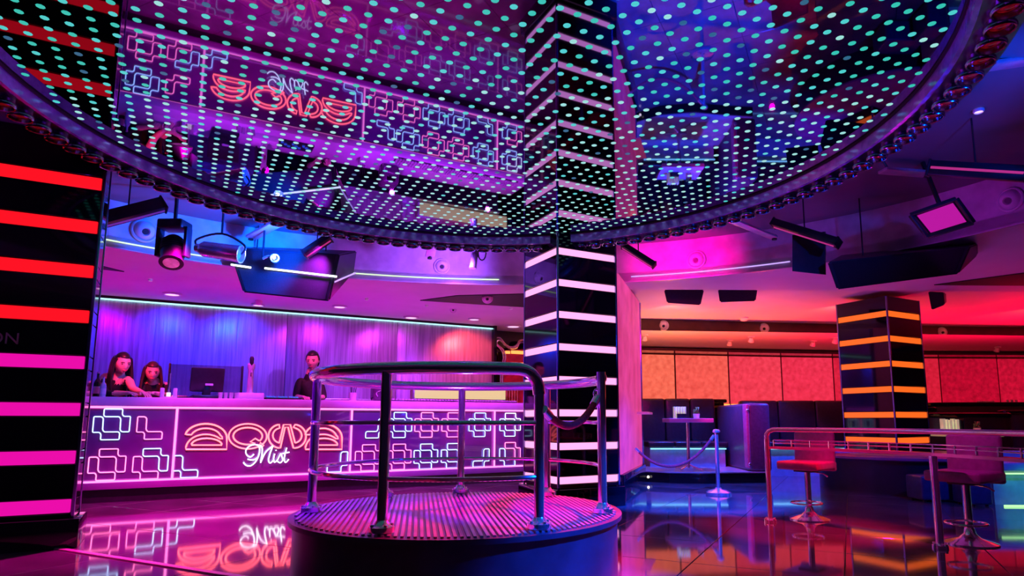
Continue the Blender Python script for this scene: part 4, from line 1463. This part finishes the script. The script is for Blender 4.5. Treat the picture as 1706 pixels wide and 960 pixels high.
# moving head lamp
c = P(288, 418, 6.4)
mh = thing('moving_head', 'black moving head lamp hanging left of the black speaker', 'stage light', (c.x, c.y, c.z - .18))
bm = B(); box(bm, (c.x, c.y, c.z + .27), (.26, .22, .1), bev=.02, seg=3); part('base', bm, black_satin, mh, 'world')
bm = B(); tube(bm, [(c.x, c.y, c.z + .3), (c.x, c.y, ZU)], .02, 10); part('clamp_pole', bm, black_satin, mh, 'world')
for s in (-1, 1):
    bm = B(); box(bm, (c.x + s * .145, c.y, c.z + .09), (.035, .11, .32), bev=.012, seg=2); part('yoke_arm', bm, spk_m, mh, 'world')
bm = B(); hm = frame_to(c, (.25, -.5, -1)); lathe(bm, [(0, -.17), (.08, -.165), (.115, -.11), (.12, .02), (.105, .12), (.115, .17), (.09, .175), (0, .16)], 22, hm); hd = part('head', bm, black_satin, mh, 'world')
bm = B(); lathe(bm, [(0, .185), (.06, .18), (.088, .168), (0, .165)], 18, hm); part('lens', bm, mat('pink_lens', (.5, .1, .3), .08, emit=(1, .08, .4), strength=.5, noise=.5, scale=20), hd, 'world')
for k in range(5):
    bm = B(); lathe(bm, [(.122, -.1 + .03 * k), (.127, -.095 + .03 * k), (.122, -.085 + .03 * k)], 22, hm); part('cooling_fin', bm, black_satin, hd, 'world')

# par can
p0, p1 = P(334, 414, 6.7), P(402, 424, 6.7)
pc = thing('par_lamp', 'silver cylindrical par lamp lying left of the black speaker', 'stage light', (p0 + p1) / 2 - Vector((0, 0, .1)))
M = frame_to(p0, p1 - p0)
L_ = (p1 - p0).length
bm = B(); lathe(bm, [(0, 0), (.06, 0), (.085, .04), (.092, L_ * .9), (.1, L_), (.085, L_), (.08, L_ * .9), (0, L_ * .85)], 24, M); part('body', bm, mat('lilac_metal', (.7, .62, .78), .25, .8, noise=.1), pc, 'world')
bm = B(); tube(bm, smoothpts([p0 + Vector((-.02, 0, .0)), p0 + Vector((-.05, 0, .1)), (p0 + p1) / 2 + Vector((0, 0, .2)), p1 + Vector((.03, 0, .1)), p1], 5), .012, 8); part('yoke', bm, black_satin, pc, 'world')
bm = B(); mid = (p0 + p1) / 2; tube(bm, [mid + Vector((0, 0, .19)), Vector((mid.x, mid.y, ZU))], .013, 8); part('hanger', bm, black_satin, pc, 'world')
bm = B(); lathe(bm, [(0, 0), (.05, 0), (.045, -.05), (0, -.055)], 14, M); part('knob', bm, chrome, pc, 'world')

# bright bare lamp
c = P(458, 430, 7.12)
bl_ = thing('bright_lamp', 'dazzling small white-blue lamp in front of the black speaker', 'stage light', c - Vector((0, 0, .05)))
bm = B(); bmesh.ops.create_uvsphere(bm, u_segments=16, v_segments=10, radius=.02, matrix=Matrix.Translation(c + Vector((0, -.03, 0)))); part('bulb', bm, neon('dazzle', (.6, .75, 1), 60), bl_, 'world')
bm = B(); lathe(bm, [(0, -.05), (.035, -.05), (.05, .03), (.055, .03), (.04, -.06), (0, -.06)], 16, frame_to(c, tocam(c))); part('reflector', bm, chrome, bl_, 'world')
bm = B(); tube(bm, smoothpts([c + Vector((-.14, 0, -.01)), c + Vector((-.08, 0, .02)), c], 4), .016, 8); part('arm', bm, chrome, bl_, 'world')
bm = B(); tube(bm, [c + Vector((-.14, .0, -.01)), Vector((c.x - .14, c.y, ZU))], .012, 8); part('hanger', bm, black_satin, bl_, 'world')

# floodlight at right with magenta glass
df = 5.5
o4 = [P(x, y, d_) for x, y, d_ in ((1517, 358, 5.6), (1593, 331, 5.35), (1622, 371, 5.35), (1546, 394, 5.6))]
ctr = sum(o4, Vector()) / 4
nrm = (o4[1] - o4[0]).cross(o4[3] - o4[0]).normalized()
if nrm.y > 0: nrm = -nrm
fl = thing('flood_light', 'black floodlight with glowing magenta glass at the right', 'stage light', ctr - Vector((0, 0, .15)))
bk4 = [ctr + (v - ctr) * .75 - nrm * .2 for v in o4]
bm = B(); hexa(bm, o4, bk4); bevelled(bm, .012); part('housing', bm, black_satin, fl, 'world')
i4 = [ctr + (v - ctr) * .78 + nrm * .012 for v in o4]
bm = B(); hexa(bm, i4, [v - nrm * .02 for v in i4]); part('glass', bm, neon('flood_magenta', (.8, .015, .55), .6), fl, 'world')
for k in range(4):
    bm = B(); e0, e1 = o4[k] + nrm * .01, o4[(k + 1) % 4] + nrm * .01; beam(bm, e0, e1, .035, .035); part('bezel', bm, spk_m, fl, 'world')
bm = B(); tube(bm, [ctr - nrm * .2, Vector((ctr.x, ctr.y + .2, ZU))], .02, 8); part('hanger', bm, black_satin, fl, 'world')
# small par lamp on a short bracket left of the pillar, under the ring
c = P(790, 430, 7.85)
ps = thing('pin_spot', 'slim blue pin spot hanging left of the central pillar', 'stage light', c - Vector((0, 0, .14)))
bm = B(); lathe(bm, [(0, .14), (.03, .14), (.045, .06), (.045, -.1), (.05, -.14), (0, -.12)], 16, frame_to(c, (.1, .1, 1))); part('body', bm, mat('lilac_metal'), ps, 'world')
bm = B(); tube(bm, [c + Vector((.02, .02, .1)), Vector((c.x + .03, c.y + .03, ZU))], .013, 8); part('hanger', bm, black_satin, ps, 'world')
bm = B(); tube(bm, [c + Vector((.1 + .05 * math.cos(q), 0, .06 + .09 * math.sin(q))) for q in [i * PI / 6 for i in range(12)]], .009, 6, closed=True); part('cable_loop', bm, black_satin, ps, 'world')

# ================================================================== PEOPLE BEHIND THE BAR
def skin_mesh(verts, edges, rads, lvl=2):
    me = bpy.data.meshes.new('skin_tmp')
    me.from_pydata([tuple(v) for v in verts], edges, [])
    ob = bpy.data.objects.new('skin_tmp', me)
    col.objects.link(ob)
    md = ob.modifiers.new('skin', 'SKIN')
    for i, r in enumerate(rads):
        sv = me.skin_vertices[0].data[i]
        sv.radius = r if isinstance(r, tuple) else (r, r)
        sv.use_root = (i == 0)
    md.use_smooth_shade = True
    sb = ob.modifiers.new('sub', 'SUBSURF'); sb.levels = lvl; sb.render_levels = lvl
    dg_ = bpy.context.evaluated_depsgraph_get()
    dg_.update()
    out = bpy.data.meshes.new_from_object(ob.evaluated_get(dg_))
    bpy.data.objects.remove(ob)
    bm = B(); bm.from_mesh(out)
    bpy.data.meshes.remove(out)
    return bm


def head_mesh(bm, M, s):
    """a head about .23*s tall, face towards -y of M"""
    n0 = len(bm.verts)
    tmp = B()
    bmesh.ops.create_uvsphere(tmp, u_segments=28, v_segments=20, radius=1)
    for v in tmp.verts:
        x, y, z = v.co
        jaw = 1 - .28 * max(0, -z) ** 1.3
        fx, fy, fz = x * .076 * jaw, y * .096 * (1 - .12 * max(0, -z)), z * .118
        if y < 0:
            fy -= .006 * max(0, 1 - abs(x) * 1.2) * (z < .2)
            nose = math.exp(-((x / .16) ** 2) - (((z + .12) / .2) ** 2))
            fy -= .028 * nose
            eye = math.exp(-(((abs(x) - .38) / .16) ** 2) - (((z - .08) / .11) ** 2))
            fy += .010 * eye
            lips = math.exp(-((x / .3) ** 2) - (((z + .47) / .08) ** 2))
            fy -= .008 * lips
            chin = math.exp(-((x / .3) ** 2) - (((z + .82) / .16) ** 2))
            fy -= .012 * chin
        v.co = Vector((fx, fy, fz)) * s
    for sx in (-1, 1):
        bmesh.ops.create_uvsphere(tmp, u_segments=10, v_segments=8, radius=1, matrix=T((sx * .076 * s, .01 * s, 0), 0, 0, 0, (.012 * s, .022 * s, .032 * s)))
    tmp.transform(M)
    me = bpy.data.meshes.new('h'); tmp.to_mesh(me); tmp.free()
    bm.from_mesh(me); bpy.data.meshes.remove(me)


def hand(vs, es, rs, wrist_i, palm, fdir, side, s, up=Vector((0, 0, 1))):
    """palm vertex then four fingers and a thumb, gently curled"""
    f = fdir.normalized(); sd = f.cross(up).normalized()
    pi = len(vs); vs.append(palm); rs.append((.034 * s, .02 * s)); es.append((wrist_i, pi))
    for k, ln in enumerate((.066, .075, .07, .055)):
        o_ = (k - 1.5) * .019 * s
        b0 = palm + f * .045 * s + sd * o_
        b1 = b0 + f * ln * .55 * s - up * .008 * s
        b2 = b1 + f * ln * .45 * s - up * .02 * s
        i0 = len(vs)
        vs += [b0, b1, b2]; rs += [.0095 * s, .0085 * s, .0075 * s]; es += [(pi, i0), (i0, i0 + 1), (i0 + 1, i0 + 2)]
    b0 = palm + sd * side * .035 * s - f * .005 * s
    b1 = b0 + sd * side * .022 * s + f * .03 * s; b2 = b1 + f * .028 * s - up * .008 * s
    i0 = len(vs)
    vs += [b0, b1, b2]; rs += [.012 * s, .0105 * s, .009 * s]; es += [(pi, i0), (i0, i0 + 1), (i0 + 1, i0 + 2)]


def person(label, J, s, yaw, pitch, roll, top_test, hair_mat, long_hair, standing_floor=.0, bun=False):
    base = Vector((J['pelvis'].x, J['pelvis'].y, standing_floor))
    t = thing('person', label, 'person', base)
    vs, es, rs = [], [], []

    def add(p_, r, par=None):
        vs.append(p_); rs.append(r)
        if par is not None:
            es.append((par, len(vs) - 1))
        return len(vs) - 1
    pel = add(J['pelvis'], (.15 * s, .11 * s))
    wa = add(J['pelvis'].lerp(J['chest'], .5), (.115 * s, .085 * s), pel)
    ch = add(J['chest'], (.14 * s, .095 * s), wa)
    nb = add(J['neck'], (.062 * s, .06 * s), ch)
    add(J['neck'].lerp(J['head'], .55), .046 * s, nb)
    for sd in ('l', 'r'):
        sh = add(J['sh_' + sd], .055 * s, ch)
        el = add(J['el_' + sd], .040 * s, sh)
        fo = add(J['el_' + sd].lerp(J['ha_' + sd], .45), .036 * s, el)
        wr_ = add(J['ha_' + sd].lerp(J['el_' + sd], .2), .026 * s, fo)
        hand(vs, es, rs, wr_, J['ha_' + sd], J['ha_' + sd] - J['el_' + sd], 1 if sd == 'l' else -1, s)
    for sx in (-1, 1):
        side = Vector(J['sh_l'] - J['sh_r']); side.z = 0; side.normalize()
        hp = add(J['pelvis'] + side * sx * .09 * s - Vector((0, 0, .07 * s)), .095 * s, pel)
        kz = standing_floor + (J['pelvis'].z - standing_floor) * .5
        kn = add(Vector((J['pelvis'].x, J['pelvis'].y, kz)) + side * sx * .1 * s, .062 * s, hp)
        an = add(Vector((J['pelvis'].x, J['pelvis'].y, standing_floor + .08 * s)) + side * sx * .1 * s, .042 * s, kn)
        fwd = Vector((side.y, -side.x, 0))
        if fwd.y > 0: fwd = -fwd
        add(Vector((J['pelvis'].x, J['pelvis'].y, standing_floor + .035 * s)) + side * sx * .1 * s + fwd * .14 * s, .034 * s, an)
    bm = skin_mesh(vs, es, rs)
    HM = Matrix.Translation(J['head']) @ Euler((pitch, roll, yaw)).to_matrix().to_4x4()
    head_mesh(bm, HM, s)
    bm.faces.ensure_lookup_table()
    hc = J['head']
    for f in bm.faces:
        c_ = f.calc_center_median()
        if top_test(c_) and (c_ - hc).length > .14 * s:
            f.material_index = 1
    body = part('body', bm, [skin_m, cloth_black], t, 'world', angle=180)
    # face details
    def hpt(x, y, z):
        return HM @ (Vector((x, y, z)) * s)
    for sx in (-1, 1):
        bm = B(); bmesh.ops.create_uvsphere(bm, u_segments=10, v_segments=8, radius=1, matrix=HM @ T((sx * .029 * s, -.083 * s, .01 * s), 0, 0, 0, (.015 * s, .007 * s, .0062 * s))); part('eye', bm, eye_m, t, 'world')
        bm = B(); tube(bm, smoothpts([hpt(sx * .014, -.094, .028), hpt(sx * .03, -.092, .034), hpt(sx * .046, -.08, .028)], 3), .0038 * s, 6); part('eyebrow', bm, hair_mat, t, 'world')
    bm = B(); bmesh.ops.create_uvsphere(bm, u_segments=12, v_segments=8, radius=1, matrix=HM @ T((0, -.094 * s, -.056 * s), 0, 0, 0, (.026 * s, .009 * s, .011 * s))); part('mouth', bm, lip_m, t, 'world')
    # hair: a shell over the crown and back with locks
    bm = B()
    tmp = B(); bmesh.ops.create_uvsphere(tmp, u_segments=28, v_segments=20, radius=1)
    kill = [v for v in tmp.verts if (v.co.y < -.35 and v.co.z < .52) or (v.co.z < -.1 and v.co.y < .05) or v.co.z < -.75]
    bmesh.ops.delete(tmp, geom=kill, context='VERTS')
    for v in tmp.verts:
        w_ = 1 + .03 * math.sin(v.co.x * 25) * math.cos(v.co.y * 9)
        v.co = Vector((v.co.x * .088 * w_, v.co.y * .108 + .006, v.co.z * .13 + .006)) * s
    bmesh.ops.solidify(tmp, geom=tmp.faces[:], thickness=.008 * s)
    tmp.transform(HM)
    hr = part('hair', tmp, hair_mat, t, 'world', angle=180)
    bm.free()
    if long_hair:
        for k in range(13):
            ang_ = math.radians(-104 + 208 * k / 12)
            x, y = math.sin(ang_), math.cos(ang_)
            ln = long_hair * random.uniform(.85, 1.1)
            p_ = [hpt(x * .07, y * .085 + .01, .06), hpt(x * .092, y * .105 + .012, -.01)]
            e_ = p_[1] - Vector((0, 0, ln * .5 * s)) + (HM.to_3x3() @ Vector((x * .02, y * .03, 0))) * s
            e2 = e_ - Vector((0, 0, ln * .5 * s)) + Vector((random.uniform(-.02, .02), random.uniform(-.02, .02), 0)) * s
            bm = B(); q_ = smoothpts(p_ + [e_, e2], 4); tube(bm, q_, .024 * s, 8, r_end=.008 * s); part('lock', bm, hair_mat, hr, 'world')
    return t


S_ = 1.22
Z = lambda px, py, b: PB(px, py, b)
J = dict(pelvis=Z(186, 716, 10.75), chest=Z(191, 642, 10.62), neck=Z(198, 624, 10.5), head=Z(204, 606, 10.38), sh_r=Z(173, 628, 10.55), sh_l=Z(214, 632, 10.45),
         el_r=Z(176, 656, 10.30), ha_r=Z(213, 655, 10.05), el_l=Z(221, 648, 10.28), ha_l=Z(240, 655.5, 10.02))
for k in ('el_r', 'ha_r', 'el_l', 'ha_l'):
    J[k].z = max(J[k].z, 1.35)
hz = J['neck'].z - .07
neckc = J['neck']
person('woman with long dark hair in a black vest leaning on the bar', J, S_, GR + .45, .28, 0.0, lambda c: c.z < hz and (abs((c - J['chest']).dot(GA)) < .145 and (c - neckc).dot(GB) > -.33 or c.z < 1.2) and not ((c - J['chest']).dot(GB) < -.03 and abs((c - neckc).dot(GA) - .02) < .06 and c.z > J['chest'].z), hair_m, .40)
J2 = dict(pelvis=Z(258, 722, 10.8), chest=Z(257, 655, 10.62), neck=Z(255, 634, 10.55), head=Z(254, 620, 10.45), sh_r=Z(238, 642, 10.6), sh_l=Z(277, 643, 10.6),
          el_r=Z(234, 665, 10.4), ha_r=Z(247, 655, 10.1), el_l=Z(279, 668, 10.4), ha_l=Z(258, 655, 10.12))
for k in ('ha_r', 'ha_l', 'el_r', 'el_l'):
    J2[k].z = max(J2[k].z, 1.35)
hz2 = J2['neck'].z - .05
person('shorter woman in a black top looking down at the bar', J2, S_ * .94, GR + .1, .32, 0, lambda c: c.z < hz2 and ((c - J2['ha_r']).length > .28 and (c - J2['ha_l']).length > .28), hair_b, .34)
J3 = dict(pelvis=Z(516, 740, 10.7), chest=Z(514, 652, 10.62), neck=Z(518, 620, 10.58), head=Z(521, 601, 10.5), sh_r=Z(499, 632, 10.6), sh_l=Z(533, 634, 10.6),
          el_r=Z(492, 662, 10.5), ha_r=Z(505, 676, 10.25), el_l=Z(540, 662, 10.5), ha_l=Z(530, 676, 10.25))
for k in ('ha_r', 'ha_l', 'el_r', 'el_l'):
    J3[k].z = max(J3[k].z, 1.36)
hz3 = J3['neck'].z - .03
person('barman in a dark shirt bending forward beside the bar mat', J3, S_, GR - .4, .3, 0, lambda c: c.z < hz3 and ((c - J3['ha_r']).length > .2 and (c - J3['ha_l']).length > .2), hair_m, 0)
a, _ = OB(228, 660, 9.95)
bm = B(); box(bm, (0, 0, .004), (.16, .22, .006), bev=.001, seg=1); box(bm, (.12, .02, .004), (.14, .2, .005), bev=.001, rz=.2, seg=1)
bm.transform(T(grid(a, 9.85, 1.3), 0, 0, GR)); single('paper_sheets', bm, white_paint, 'white paper sheets under the hands of the leaning woman', 'paper')
